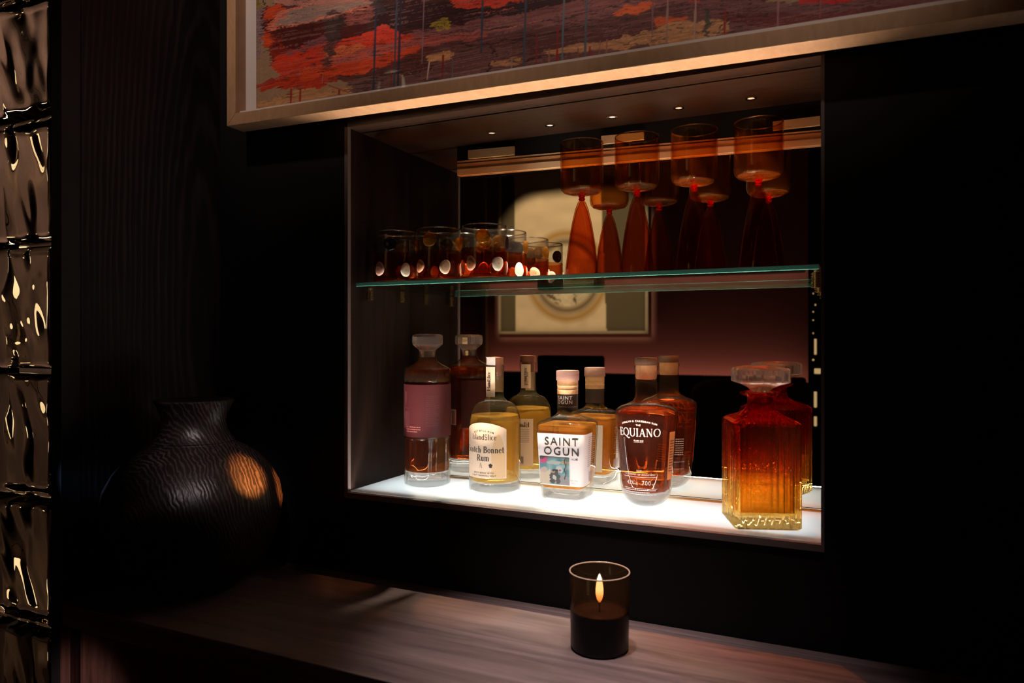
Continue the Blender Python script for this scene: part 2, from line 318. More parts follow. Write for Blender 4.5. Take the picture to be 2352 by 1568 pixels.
# glass shelf
sh=empty('glass_shelf',P((LX+RX)/2,1.02,.090),label='clear glass shelf with green edge across the niche, carrying tumblers and goblets',cat='shelf')
L0=sh.location
box('pane',LX+.003-L0.x,RX-.005-L0.x,.0215-L0.y,MIR-1-.004-L0.y,0,.0065,M['shelf'],sh)
box('edge',LX+.003-L0.x,RX-.005-L0.x,.020-L0.y,.0213-L0.y,0,.0065,M['shelfedge'],sh,bev=.0006)
for (x,Y) in ((LX,1.05),(LX,1.15),(RX,1.05),(RX,1.15)):
    s=1 if x==LX else -1
    prof=[]
    for q in range(6):
        prof+=[(.0062,.0035*q),(.0062,.0035*q+.0018),(.0045,.0035*q+.002),(.0045,.0035*q+.0034)]
    o=lathe('shelf_support',prof,M['brass'],None,24); o.location=P(x+s*.010,Y,.0680)
    nm={(LX,1.05):'ribbed brass shelf pin on the left wall nearest the front',(LX,1.15):'ribbed brass shelf pin on the left wall beside the mirror',(RX,1.05):'ribbed brass shelf pin on the right wall nearest the front',(RX,1.15):'ribbed brass shelf pin on the right wall beside the mirror'}[(x,Y)]
    tag(o,nm,'shelf support','ribbed pins under the glass shelf')

# ---------------------------------------------------------------- lettering
def text_mesh(s,size,spacing=1.,bold=0.):
    cu=bpy.data.curves.new('t','FONT'); cu.body=s; cu.size=size; cu.align_x='CENTER'; cu.space_character=spacing; cu.offset=bold*size; cu.resolution_u=3
    ob=bpy.data.objects.new('t',cu); COL.objects.link(ob); dg=bpy.context.evaluated_depsgraph_get(); me=ob.evaluated_get(dg).to_mesh()
    vs=[(v.co.x,v.co.y) for v in me.vertices]; fs=[tuple(p.vertices) for p in me.polygons]
    ob.evaluated_get(dg).to_mesh_clear(); bpy.data.objects.remove(ob); bpy.data.curves.remove(cu); return vs,fs
# stroke glyphs of a high-contrast serif : polylines (x,y,w) on a 1-high cap; w = half stroke width
T,K=.028,.072
def arc(cx,cy,rx,ry,a0,a1,n=14,wt=T,wk=K):
    o=[]
    for i in range(n+1):
        a=math.radians(a0+(a1-a0)*i/n); w=wt+(wk-wt)*abs(math.cos(a))**1.5; o.append((cx+rx*math.cos(a),cy+ry*math.sin(a),w))
    return o
def ln(x0,y0,x1,y1,w=K): return [(x0,y0,w),(x1,y1,w)]
def srf(x,y,d=.13): return [(x-d,y,T),(x+d,y,T)]
GL={
'E':(.62,[ln(.16,.02,.16,.98),srf(.16,T),srf(.16,1-T),ln(.16,.97,.55,.97,T),ln(.16,.03,.58,.03,T),ln(.16,.52,.44,.52,T),ln(.55,.97,.56,.78,T),ln(.58,.03,.60,.25,T),ln(.44,.42,.44,.62,T)]),
'Q':(.92,[arc(.46,.5,.38,.48,0,360,28),[(.44,.06,T),(.62,-.12,K),(.86,-.22,K*.8),(1.0,-.16,T)]]),
'O':(.92,[arc(.46,.5,.38,.48,0,360,28)]),
'U':(.84,[ln(.16,.97,.16,.34),arc(.43,.34,.27,.33,180,360),ln(.70,.34,.70,.97,T),srf(.16,1-T),srf(.70,1-T,.11)]),
'I':(.36,[ln(.18,.02,.18,.98),srf(.18,T),srf(.18,1-T)]),
'A':(.80,[ln(.40,.98,.12,.03,T),ln(.40,.98,.68,.03),ln(.23,.36,.56,.36,T),srf(.12,T,.1),srf(.68,T,.12)]),
'N':(.88,[ln(.16,.02,.16,.98,T),ln(.18,.97,.70,.03),ln(.70,.02,.70,.98,T),srf(.16,T,.1),srf(.10,1-T,.08),srf(.70,1-T,.1)]),
'S':(.56,[arc(.28,.74,.19,.23,20,250,14,K,T*1.3),[(.22,.54,K),(.34,.46,K)],arc(.28,.26,.20,.24,70,-160,14,K,T*1.3)]),
'B':(.66,[ln(.16,.02,.16,.98),srf(.13,T,.1),srf(.13,1-T,.1),arc(.28,.75,.24,.23,90,-90),arc(.30,.27,.28,.25,90,-90),ln(.16,.97,.28,.97,T),ln(.16,.52,.30,.52,T),ln(.16,.03,.30,.03,T)]),
'R':(.70,[ln(.16,.02,.16,.98),srf(.16,T),srf(.13,1-T,.1),arc(.30,.74,.24,.24,90,-90),ln(.16,.97,.3,.97,T),ln(.16,.5,.3,.5,T),ln(.34,.48,.60,.04),srf(.64,T,.08)]),
's':(.42,[arc(.21,.51,.13,.16,30,250,10,K*.8,T),[(.17,.38,K*.9),(.26,.31,K*.9)],arc(.21,.18,.14,.17,70,-160,10,K*.8,T)]),
'l':(.28,[ln(.14,.02,.14,1.05),srf(.14,T,.11),srf(.09,1.04,.06)]),
'a':(.50,[arc(.20,.18,.14,.17,0,360,16),ln(.36,.05,.36,.50),arc(.22,.50,.14,.15,0,150,8,T,T*1.3),srf(.40,T,.07)]),
'n':(.56,[ln(.14,.02,.14,.66),srf(.14,T,.1),srf(.09,.64,.06),arc(.28,.44,.14,.20,0,150,8),ln(.42,.02,.42,.46),srf(.42,T,.1)]),
'd':(.54,[arc(.24,.33,.17,.32,0,360,20),ln(.41,.03,.41,1.05),srf(.45,T,.07),srf(.35,1.04,.06)]),
'i':(.28,[ln(.14,.02,.14,.66),srf(.14,T,.11),srf(.09,.64,.06),[(.14,.84,K),(.14,.94,K)]]),
'c':(.46,[arc(.25,.33,.17,.31,45,320,16)]),
'e':(.48,[arc(.25,.33,.17,.31,10,325,18),ln(.10,.36,.42,.36,T)]),
'o':(.52,[arc(.26,.33,.18,.31,0,360,20)]),
't':(.36,[ln(.16,.10,.16,.90),ln(.04,.63,.32,.63,T),arc(.25,.12,.09,.10,180,320,6,T,K)]),
'h':(.56,[ln(.14,.02,.14,1.05),srf(.14,T,.1),srf(.09,1.04,.06),arc(.28,.44,.14,.20,0,150,8),ln(.42,.02,.42,.46),srf(.42,T,.1)]),
'u':(.56,[ln(.14,.66,.14,.2),arc(.27,.20,.13,.18,180,360,8),ln(.42,.66,.42,.03),srf(.09,.64,.06),srf(.37,.64,.06),srf(.46,T,.06)]),
'm':(.84,[ln(.14,.02,.14,.66),srf(.14,T,.1),srf(.09,.64,.06),arc(.27,.44,.13,.20,0,150,8),ln(.40,.02,.40,.46),srf(.40,T,.1),arc(.54,.44,.14,.20,0,150,8),ln(.68,.02,.68,.46),srf(.68,T,.1)]),
' ':(.30,[])}
def serif_mesh(s,h,gap=.02,bold=1.):
    vs=[];fs=[];x=0;lay=0
    for ch in s:
        w,st=GL[ch]
        for pl in st:
            n=len(vs)
            for i,(px,py,hw) in enumerate(pl):
                a=pl[max(0,i-1)];b=pl[min(len(pl)-1,i+1)]; dx,dy=b[0]-a[0],b[1]-a[1]; l=math.hypot(dx,dy) or 1
                nx,ny=-dy/l*hw*bold,dx/l*hw*bold
                vs+=[((x+px+nx)*h,(py+ny)*h),((x+px-nx)*h,(py-ny)*h)]
            for i in range(len(pl)-1): fs.append((n+2*i,n+2*i+1,n+2*i+3,n+2*i+2))
        x+=w+gap
    off=x*h/2
    return [(a-off,b) for a,b in vs],fs
def wrap(name,vf,mat,parent,r,z,ang=0,dr=.0004,rot=0,arcr=None,rfn=None):
    # put flat lettering round a vertical surface; ang 0 faces -y ; r may come from rfn(z,angle)
    vs,fs=vf; out=[]
    c,s=math.cos(rot),math.sin(rot)
    for (a,b) in vs:
        if arcr: b=b-a*a/(2*arcr)
        a,b=a*c-b*s,a*s+b*c
        t=ang+a/r; zz=z+b; rr=(rfn(zz,t) if rfn else r)+dr
        out.append((rr*math.sin(t),-rr*math.cos(t),zz))
    return mk(name,out,fs,mat,parent)
def curved(name,mat,parent,r,z0,z1,half,ang=0,dr=.0002,n=40,top=None,rfn=None,m=1):
    vs=[];fs=[]
    for j in range(m+1):
        for i in range(n+1):
            t=ang-half+2*half*i/n; zt=z1 if not top else z1-top*((2*i/n-1)**2)
            zz=z0+(zt-z0)*j/m; rr=(rfn(zz,t) if rfn else r)+dr
            vs.append((rr*math.sin(t),-rr*math.cos(t),zz))
    for j in range(m):
        for i in range(n): a=j*(n+1)+i; fs.append((a,a+1,a+n+2,a+n+1))
    return mk(name,vs,fs,mat,parent,smooth=True)
def rects(lst):
    vs=[];fs=[]
    for (x0,x1,y0,y1) in lst:
        n=len(vs); k=max(1,int(abs(x1-x0)/.003))
        for i in range(k+1):
            x=x0+(x1-x0)*i/k; vs+=[(x,y0),(x,y1)]
        for i in range(k): fs.append((n+2*i,n+2*i+2,n+2*i+3,n+2*i+1))
    return vs,fs
def barcode(w,h,n=22):
    l=[];x=-w/2
    while x<w/2:
        b=random.choice((.0004,.0004,.0008,.0012)); l.append((x,x+b,0,h)); x+=b+random.choice((.0004,.0006,.0009))
    return rects(l)
def fineprint(w,h,rows,seed=1):
    rr=random.Random(seed); l=[]; dy=h/rows
    for i in range(rows):
        x=-w/2; e=w/2*(1 if rr.random()<.7 else .6)
        while x<e:
            b=rr.uniform(.0015,.004); l.append((x,min(x+b,e),h-i*dy-dy*.35,h-i*dy)); x+=b+.0007
    return rects(l)

# ---------------------------------------------------------------- bottles
# 1 faceted dark rum bottle
def flute(n,d): return lambda a,z: 1-d*abs(math.sin(n*a/2))**2
def bottle_faceted():
    o=empty('faceted_rum_bottle',P(-.689,1.115,ZF),label='tall fluted dark rum bottle with maroon label and flat glass stopper, at the left end',cat='bottle')
    r=.0415; fl_=lambda a,z:(1-.045*(math.cos(15*a)*.5+.5)) if (.001<z<.19 and not .083<z<.182) else 1
    openlathe('body',[(.0385,0),(r,.004),(r,.025),(r,.080),(r,.0835),(r-.0015,.0845),(r-.0008,.086),(r-.0008,.180),(r-.0015,.182),(r,.1835),(r,.203),(r-.002,.2065),(.026,.213),(.0195,.2175),(.0162,.222),(.0158,.236),(.0165,.238)],M['bottle'],o,120,fl_)
    lathe('base',[(.036,.0005),(.0395,.003),(.0395,.024),(.0,.021)],M['cleardense'],o,60,lambda a,z:1-.03*(math.cos(15*a)*.5+.5))
    lathe('liquid',[(.0,.0225),(.0385,.0262),(.0395,.03),(.0395,.190),(.038,.2035),(.0385,.2045),(.0,.2045)],M['rumdark'],o,60,lambda a,z:1-.02*(math.cos(15*a)*.5+.5) if z<.085 else 1)
    lb=curved('label',M['maroon'],o,r,.0875,.1788,math.radians(172),0,.0003,90)
    wrap('lettering',fineprint(.022,.055,16,3),M['maroonink'],lb,r,.105,.75,.0006)
    wrap('lettering',fineprint(.030,.012,3,5),M['maroonlight'],lb,r,.094,-.1,.0006)
    wrap('emblem',rects([(-.006,.006,.0,.03),(-.011,-.008,.0,.03),(.008,.011,0,.03),(-.011,.011,.034,.036),(-.004,.004,.045,.065)]),M['maroonink'],lb,r,.103,-.55,.0006)
    bc=curved('barcode_panel',pbr('pink_panel',(.55,.36,.34),.6),lb,r,.092,.122,.17,PI+.30,.0006,8)
    wrap('barcode',barcode(.010,.026),M['maroonink'],bc,r,.094,PI+.30,.0009)
    wrap('lettering',fineprint(.026,.05,18,9),M['maroonink'],lb,r,.125,PI,.0006)
    st=lathe('stopper',[(.013,.226),(.0145,.2365),(.0155,.239),(.021,.243),(.0268,.2485),(.0275,.252),(.0275,.262),(.0262,.2655),(.020,.2672),(0,.2675)],M['stopper'],o,16,deg=20)
    return o
bottle_faceted()
# 2 domed pale rum bottle
def bottle_dome():
    o=empty('domed_rum_bottle',P(-.558,1.122,ZF),label='round-shouldered pale rum bottle with cream arched label reading Scotch Bonnet Rum',cat='bottle')
    r=.0445
    dome=[(r*math.cos(a)*1. if False else .0175+(r-.0175)*math.cos(a)**.8,.112+.040*math.sin(a)) for a in [i*PI/2/14 for i in range(1,14)]]
    openlathe('body',[(.040,0),(.0435,.0025),(r,.007),(r,.112)]+dome+[(.0158,.158),(.0150,.166),(.0148,.200),(.0160,.2012),(.0162,.2135),(.0150,.2145)],M['bottle'],o,80)
    lathe('base',[(.037,.0006),(.0415,.003),(.0425,.008),(.0425,.0165),(0,.013)],M['cleardense'],o,64)
    lathe('liquid',[(0,.0145),(.040,.0185),(.0425,.023),(.0425,.112),(.0418,.120),(.0402,.1275),(.0405,.1285),(0,.1285)],M['rumpale'],o,64)
    lb=curved('label',M['paper'],o,r,.0265,.119,math.radians(52),0,.0003,50,top=.011)
    cv=curved('label_print',M['papertint'],lb,r,.0285,.100,math.radians(15),math.radians(34),.0005,20,top=.03)
    wrap('lettering',text_mesh('POT STILL RUM',.0042,1.35,.02),M['ink'],lb,r,.1040,0,.0007,arcr=.05)
    wrap('lettering',serif_mesh('IslandSlice',.0092,.035,.95),M['ink'],lb,r,.0905,0,.0007)
    wrap('lettering',serif_mesh('Scotch Bonnet',.0105,.045,1.1),M['ink'],lb,r,.0690,0,.0007)
    wrap('lettering',serif_mesh('Rum',.0105,.045,1.1),M['ink'],lb,r,.0555,0,.0007)
    wrap('emblem',serif_mesh('A',.0080,.0,.7),M['ink'],lb,r,.0440,-.10,.0007)
    cr=[(.0030*math.cos(a)*(1+.25*math.sin(5*a)),.0036*math.sin(a)+.004) for a in [i*PI/12 for i in range(24)]]
    wrap('emblem',(cr,[tuple(range(24))]),M['ink'],lb,r,.0440,.30,.0007)
    ring=[];rf=[]
    for i in range(32):
        a=i*PI/16
        for q in(.0052,.0049): ring.append((q*math.cos(a),q*math.sin(a)))
    rf=[(2*i,2*i+1,(2*i+3)%64,(2*i+2)%64) for i in range(32)]
    wrap('emblem',(ring,rf),M['greyink'],lb,r,.0525,-.60,.0007)
    wrap('lettering',text_mesh('SPICY BERRY WITH',.0034,1.3,.02),M['ink'],lb,r,.0345,0,.0007)
    wrap('lettering',text_mesh('LIGHT TROPICAL HEAT',.0034,1.3,.02),M['ink'],lb,r,.0300,0,.0007)
    bl=curved('back_label',M['paper'],o,r,.0265,.112,math.radians(36),PI,.0003,40)
    wrap('lettering',serif_mesh('IslandSlice',.0085,.02,1.25),M['ink'],bl,r,.097,PI,.0007)
    wrap('lettering',fineprint(.040,.026,8,2),M['greyink'],bl,r,.067,PI,.0007)
    wrap('lettering',text_mesh('70CL',.0060,1.2,.02),M['ink'],bl,r,.058,PI+.2,.0007)
    wrap('barcode',barcode(.020,.013),M['ink'],bl,r,.030,PI,.0007)
    nk=curved('neck_label',M['paper'],o,.0150,.160,.211,math.radians(34),-.12,.0014,20)
    wrap('lettering',serif_mesh('IslandSlice',.0062,.05,1.2),M['ink'],nk,.0150,.186,-.02,.0020,rot=PI/2)
    nk2=curved('neck_label',M['paper'],o,.0150,.166,.211,math.radians(34),PI-.12,.0014,20)
    wrap('lettering',serif_mesh('IslandSlice',.0062,.05,1.2),M['ink'],nk2,.0150,.188,PI,.0020,rot=PI/2)
    lathe('stopper',[(.0120,.196),(.0122,.2145),(.0150,.2146),(.0150,.226),(.0144,.2268),(0,.2268)],M['capbrown'],o,40)
    sl=curved('paper_seal',M['foil'],o,.0150,.2135,.2270,math.radians(36),-.12,.0004,16)
    box('seal_top',-.010,.004,-.0152,.0152,.2269,.2274,M['foil'],o)
    return o
bottle_dome()
# 3 square tapering bottle
def bottle_square():
    o=empty('square_rum_bottle',P(-.425,1.123,ZF),math.radians(0),label='short square-shouldered rum bottle with wide white label reading SAINT OGUN',cat='bottle')
    o.rotation_euler[2]=math.radians(2)
    def sq(a,z):
        p=9. if z>.02 else 6.
        return sqr(a,p) if z<.124 else sqr(a,max(2.,9-(z-.124)*550))
    def taper(z): return .0365+(.0425-.0365)*min(1,z/.118)
    prof=[(.030,0),(.0350,.002),(taper(.006),.006)]+[(taper(z),z) for z in (.02,.04,.06,.08,.1,.115)]+[(.0420,.1205),(.0395,.1235),(.033,.1275),(.024,.131),(.0185,.1345),(.0168,.139),(.0165,.166),(.0172,.168)]
    openlathe('body',prof,M['bottle'],o,96,sq)
    lathe('base',[(.028,.0006),(.0335,.003),(.0350,.008),(.0352,.0175),(0,.0135)],M['cleardense'],o,96,sq)
    lathe('liquid',[(0,.0155),(.033,.0192),(.0352,.023)]+[(taper(z)-.0022,z) for z in(.04,.08,.11)]+[(.0400,.1175),(.0385,.1195),(0,.1195)],M['rumgold'],o,96,sq)
    rf=lambda z,t: taper(z)*sqr(t-PI/2,9.)
    # label wraps front and right side; t=0 front
    lb=curved('label',M['white'],o,.04,.0245,.1075,math.radians(66),math.radians(22),.0004,90,rfn=rf,m=6)
    def flat(name,vf,mat,x,z,par,dr=.0012):   # on the front face
        vs,fs=vf; out=[]
        for(a,b) in vs:
            zz=z+b; out.append((x+a,-(taper(zz)+dr),zz))
        return mk(name,out,fs,mat,par)
    flat('lettering',text_mesh('SAINT',.0175,1.25,.006),M['ink'],.0035,.0890,lb)
    flat('lettering',text_mesh('OGUN',.0175,1.25,.006),M['ink'],.0035,.0735,lb)
    flat('lettering',text_mesh('RUM',.0042,1.3,.01),M['ink'],.0255,.0665,lb)
    flat('lettering',text_mesh('40% VOL',.0030,1.2),M['greyink'],.024,.0330,lb)
    flat('lettering',text_mesh('70CL',.0030,1.2),M['greyink'],.0225,.0290,lb)
    # picture on the label, coloured per vertex
    nx,nz=60,60; vs=[];fs=[];X0,X1,Z0,Z1=-.0335,.0165,.0262,.0700
    for j in range(nz+1):
        for i in range(nx+1):
            x=X0+(X1-X0)*i/nx; z=Z0+(Z1-Z0)*j/nz; vs.append((x,-(taper(z)+.0011),z))
    for j in range(nz):
        for i in range(nx): a=j*(nx+1)+i; fs.append((a,a+1,a+nx+2,a+nx+1))
    U,V=np.meshgrid(np.linspace(0,1,nx+1),np.linspace(0,1,nz+1)); U=U.ravel();V=V.ravel()
    n1=noise2(U*6,V*6,1); n2=noise2(U*18,V*18,2)
    c=np.zeros((len(U),3)); c[:]=(.22,.42,.46); c+=(n1[:,None]-.5)*.35
    def blob(cx,cy,rx,ry,col,k=.25):
        m=((U-cx)/rx)**2+((V-cy)/ry)**2<1+(n2-.5)*k*4; c[m]=col
    blob(.5,.8,.28,.07,(.55,.62,.60)); blob(.86,.83,.16,.05,(.60,.42,.22)); blob(.13,.88,.13,.12,(.78,.10,.28)); blob(.05,.97,.1,.06,(.1,.1,.1))
    blob(.2,.25,.24,.33,(.72,.60,.46)); blob(.16,.52,.12,.10,(.62,.50,.45)); blob(.75,.15,.3,.2,(.36,.35,.36)); blob(.66,.55,.13,.12,(.60,.66,.66)); blob(.68,.52,.04,.04,(.6,.1,.12))
    blob(.50,.30,.16,.22,(.10,.10,.10)); blob(.50,.24,.08,.09,(.62,.60,.58)); blob(.46,.46,.07,.06,(.45,.28,.18)); blob(.52,.52,.10,.04,(.06,.05,.05)); blob(.42,.12,.10,.08,(.09,.09,.09)); blob(.62,.12,.07,.12,(.12,.12,.12))
    m=(abs(U-.86-.02*np.sin(V*20))<.018)&(V>.2); c[m]=(.07,.05,.05); m=(abs(U-.92)<.012)&(V>.3); c[m]=(.1,.08,.07); m=(abs(V-.97)<.012)&(U>.1); c[m]=(.25,.1,.1)
    mk('picture',vs,fs,M['labelart'],lb,cols=np.clip(c*.7,.02,1))
    def side(name,vf,mat,y,z,par,dr=.0012):
        vs,fs=vf; return mk(name,[((taper(z+b)+dr),y+a,z+b) for a,b in vs],fs,mat,par)
    side('lettering',fineprint(.034,.050,15,12),M['greyink'],-.004,.052,lb)
    side('barcode',barcode(.022,.016),M['greyink'],.0,.0290,lb)
    bl=curved('back_label',M['white'],o,.04,.0245,.1075,math.radians(36),PI,.0004,50,rfn=rf,m=6)
    lathe('cork',[(.0150,.160),(.0168,.1675),(.0172,.1690),(.0170,.1745),(.0176,.1755),(.0170,.1765),(.0170,.1815),(.0176,.1825),(.0172,.1835),(.0172,.1905)],M['cork'],o,48)
    lathe('cap',[(.0185,.1905),(.0188,.192),(.0188,.205),(.0180,.2068),(0,.2070)],M['capwood'],o,48)
    nb_=openlathe('neck_band',[(.0171,.1435),(.0171,.1690)],M['blackband'],o,48)
    wrap('lettering',text_mesh('SAINT',.0082,1.2,.015),M['silverink'],nb_,.0171,.1600,.0,.0004)
    wrap('lettering',text_mesh('OGUN',.0082,1.2,.015),M['silverink'],nb_,.0171,.1530,.0,.0004)
    wrap('lettering',text_mesh('HANDCRAFTED AND FINISHED IN ST LUCIA'[:26],.0020,1.2),M['silverink'],nb_,.0171,.1475,.35,.0004)
    return o
bottle_square()
# 4 tapering dark bottle with white printing
def bottle_taper():
    o=empty('tapered_rum_bottle',P(-.292,1.116,ZF),label='tapered amber-red rum bottle printed EQUIANO in white on the glass, with a round heavy base',cat='bottle')
    def R(z): return .0395+(.0478-.0395)*max(0,min(1,(z-.035)/.105))
    cor=[(.0395*math.sin(a)**.75,.034-.034*math.cos(a)) for a in [i*PI/2/12 for i in range(1,13)]]
    openlathe('body',[(.010,0)]+cor+[(R(z),z) for z in(.06,.09,.12,.138)]+[(.0480,.144),(.0465,.149),(.040,.1535),(.028,.1580),(.0205,.1620),(.0176,.167),(.0172,.175),(.0172,.209),(.0185,.2105),(.0185,.2155),(.0172,.217)],M['bottle'],o,80)
    lathe('base',[(.012,.0008)]+[(max(.0,c[0]-.0016),c[1]+.0012) for c in cor[2:10]]+[(.0345,.0245),(.030,.0215),(.018,.0180),(0,.0170)],M['cleardense'],o,64)
    lathe('liquid',[(0,.0185),(.018,.0200),(.030,.0235),(.0355,.028),(.0378,.036)]+[(R(z)-.0020,z) for z in(.06,.09,.12,.138)]+[(.0455,.143),(.042,.147),(.034,.1505),(.0338,.1512),(0,.1512)],M['rumred'],o,64)
    rf=lambda z,t:R(z)
    r=.046
    def w(nm,vf,z,ang=0,**k): return wrap(nm,vf,M['silverink'],o,r,z,ang,.0005,rfn=rf,**k)
    w('lettering',text_mesh('AFRICAN & CARIBBEAN RUM',.0038,1.15,.02),.1340,0,arcr=.075)
    w('lettering',text_mesh('THE',.0034,1.2,.02),.1280)
    w('lettering',serif_mesh('EQUIANO',.0122,.035,1.0),.1120)
    w('lettering',text_mesh('RUM CO',.0034,1.2,.02),.1045); w('printed_rule',rects([(-.0075,.0075,0,.0003)]),.1030)
    w('lettering',text_mesh('RUM',.0034,1.4,.02),.0590)
    w('lettering',text_mesh('A JOURNEY OF DISCOVERY',.0036,1.25,.02),.0530)
    w('printed_rule',rects([(-.031,.031,0,.0006),(-.031,.031,-.0175,-.0169),(-.0045,-.0043,-.0150,-.0020)]),.0500)
    w('lettering',text_mesh('43%',.0085,1.0,.0),.0385,-.36); w('lettering',text_mesh('VOL',.0036,1.0,.0),.0385,-.13)
    w('lettering',text_mesh('700',.0095,1.15,.0),.0385,.26); w('lettering',text_mesh('ml',.0036,1.0,.0),.0385,.50)
    w('lettering',fineprint(.058,.0095,3,8),.0205+.001)
    w('lettering',fineprint(.030,.030,8,18),.060,PI-.5); w('printed_rule',rects([(-.028,.028,0,.0005),(-.028,.028,-.012,-.0115)]),.050,PI-.3)
    side=curved('side_label',pbr('orange_side_print',(.75,.25,.06),.6),o,r,.045,.118,.17,1.28,.0004,10,rfn=rf,m=4)
    wrap('lettering',fineprint(.011,.05,12,21),M['maroonink'],side,r,.055,1.28,.0008,rfn=rf)
    lathe('cork',[(.0150,.196),(.0163,.199),(.0163,.2175)],M['cork'],o,40)
    lathe('cap',[(.0172,.2176),(.0176,.219),(.0176,.2275),(.0168,.2290),(0,.2290)],M['capdark'],o,40)
    return o
bottle_taper()
# 5 square fluted decanter
def decanter():
    o=empty('fluted_decanter',P(-.119,1.080,ZF),math.radians(20),label='square fluted glass decanter shading from red shoulders to amber, with a clear crystal stopper',cat='decanter')
    hw=.0455
    def sect(z):
        if z<.143: return 16.
        return max(2.,16-(z-.143)*1100)
    def rf(a,z):
        q=sqr(a,sect(z)); t=math.tan(((a+PI/4)%(PI/2))-PI/4)
        if .001<z<.140 and abs(t)<.86: q*=1-.040*(math.cos(t*PI*9)*.5+.5)
        return q
    zs=[.004+i*.0136 for i in range(11)]
    body=[(hw-.003,0),(hw,.003)]+[(hw,z) for z in zs[1:]]+[(hw-.001,.1435),(hw-.004,.1462),(.036,.1490),(.028,.1530),(.0215,.1590),(.0185,.1660),(.0175,.1720),(.0185,.1765),(.0270,.1800),(.0280,.1830),(.0235,.1845),(.0150,.1835)]
    inner=[(.0135,.172),(.0140,.166),(.018,.1575),(.026,.1490),(.034,.1425),(hw-.0075,.1390),(hw-.0075,.12),(hw-.0075,.06),(hw-.0075,.022),(hw-.012,.0175),(0,.0165)]
    lathe('body',body+inner,M['dec'],o,144,lambda a,z:rf(a,z),deg=30)
    lathe('liquid',[(0,.0178),(hw-.0125,.0186),(hw-.0082,.023),(hw-.0082,.062),(hw-.0082,.0630),(0,.0630)],glass('decanter_rum',(1.,.80,.42),1.36,mixt=.5,glow=.16,gcol=(1,.5,.08)),o,80,lambda a,z:sqr(a,14.))
    st=lathe('stopper',[(.0120,.170),(.0128,.180),(.0135,.186),(.0165,.1900),(.0250,.1945),(.0330,.1970),(.0355,.1985),(.0355,.2150),(.0335,.2175),(.020,.2205),(0,.2210)],M['stopper'],o,64,lambda a,z:(sqr(a,2+10*min(1,max(0,(z-.188)/.01)))*(1-.05*(abs(math.cos(4*a))>.92)*(z>.192))),deg=25)
    return o
decanter()

# ---------------------------------------------------------------- tumblers with murrine discs
def disc_mesh(rad,th,kind,seed):
    rr=random.Random(seed); n,m=28,10; vs=[(0,0,th)];cs=[]
    asp=rr.uniform(.82,1.0); ph=rr.uniform(0,6); base={'pink':(.75,.36,.30),'white':(.88,.80,.66),'orange':(.80,.30,.14),'cream':(.85,.60,.42)}[kind]
    rim={'pink':(.80,.50,.46),'white':(.92,.86,.80),'orange':(.82,.42,.30),'cream':(.90,.72,.55)}[kind]; core={'pink':(.45,.22,.14),'white':(.72,.55,.38),'orange':(.62,.14,.06),'cream':(.72,.35,.22)}[kind]
    cs.append(core)
    for j in range(1,m+1):
        for i in range(n):
            a=2*PI*i/n; q=j/m; w=1+.06*math.sin(2*a+ph)+.04*math.sin(3*a+ph*2)
            vs.append((rad*q*w*math.cos(a)*asp,rad*q*w*math.sin(a),th*(1-q**4)))
            s=.5+.5*math.sin(a+q*13+ph); c=tuple(base[k]*(.55+.45*s)+core[k]*.45*(1-s) for k in range(3))
            if q>.78: c=rim
            if q<.2: c=core
            cs.append(c)
    fs=[(0,1+i,1+(i+1)%n) for i in range(n)]
    for j in range(m-1):
        for i in range(n):
            k=(i+1)%n; fs.append((1+j*n+i,1+(j+1)*n+i,1+(j+1)*n+k,1+j*n+k))
    vs2=[(x,y,-.0004) for x,y,z in vs[-n:]]; b=len(vs); vs+=vs2; cs+=[(.6,.12,.03)]*n
    for i in range(n):
        k=(i+1)%n; fs.append((1+(m-1)*n+i,b+i,b+k,1+(m-1)*n+k))
    fs.append(tuple(b+n-1-i for i in range(n)))
    return vs,fs,cs
def put_disc(name,parent,r,ang,z,rad,th,mat,kind=None,seed=0,lens=False):
    if lens:
        n,m=24,7; vs=[];fs=[]
        for j in range(m+1):
            f=PI*j/m; 
            for i in range(n): a=2*PI*i/n; vs.append((rad*math.sin(f)*math.cos(a),rad*math.sin(f)*math.sin(a),th*math.cos(f)))
        for j in range(m):
            for i in range(n): k=(i+1)%n; fs.append((j*n+i,(j+1)*n+i,(j+1)*n+k,j*n+k))
        cs=None
    else: vs,fs,cs=disc_mesh(rad,th,kind,seed)
    out=[]
    for (x,y,h) in vs:
        t=ang+x/r; rr=r+h+.0006; out.append((rr*math.sin(t),-rr*math.cos(t),z+y))
    return mk(name,out,fs,mat,parent,smooth=True,cols=cs)
TR=.0372; TH_=.0875
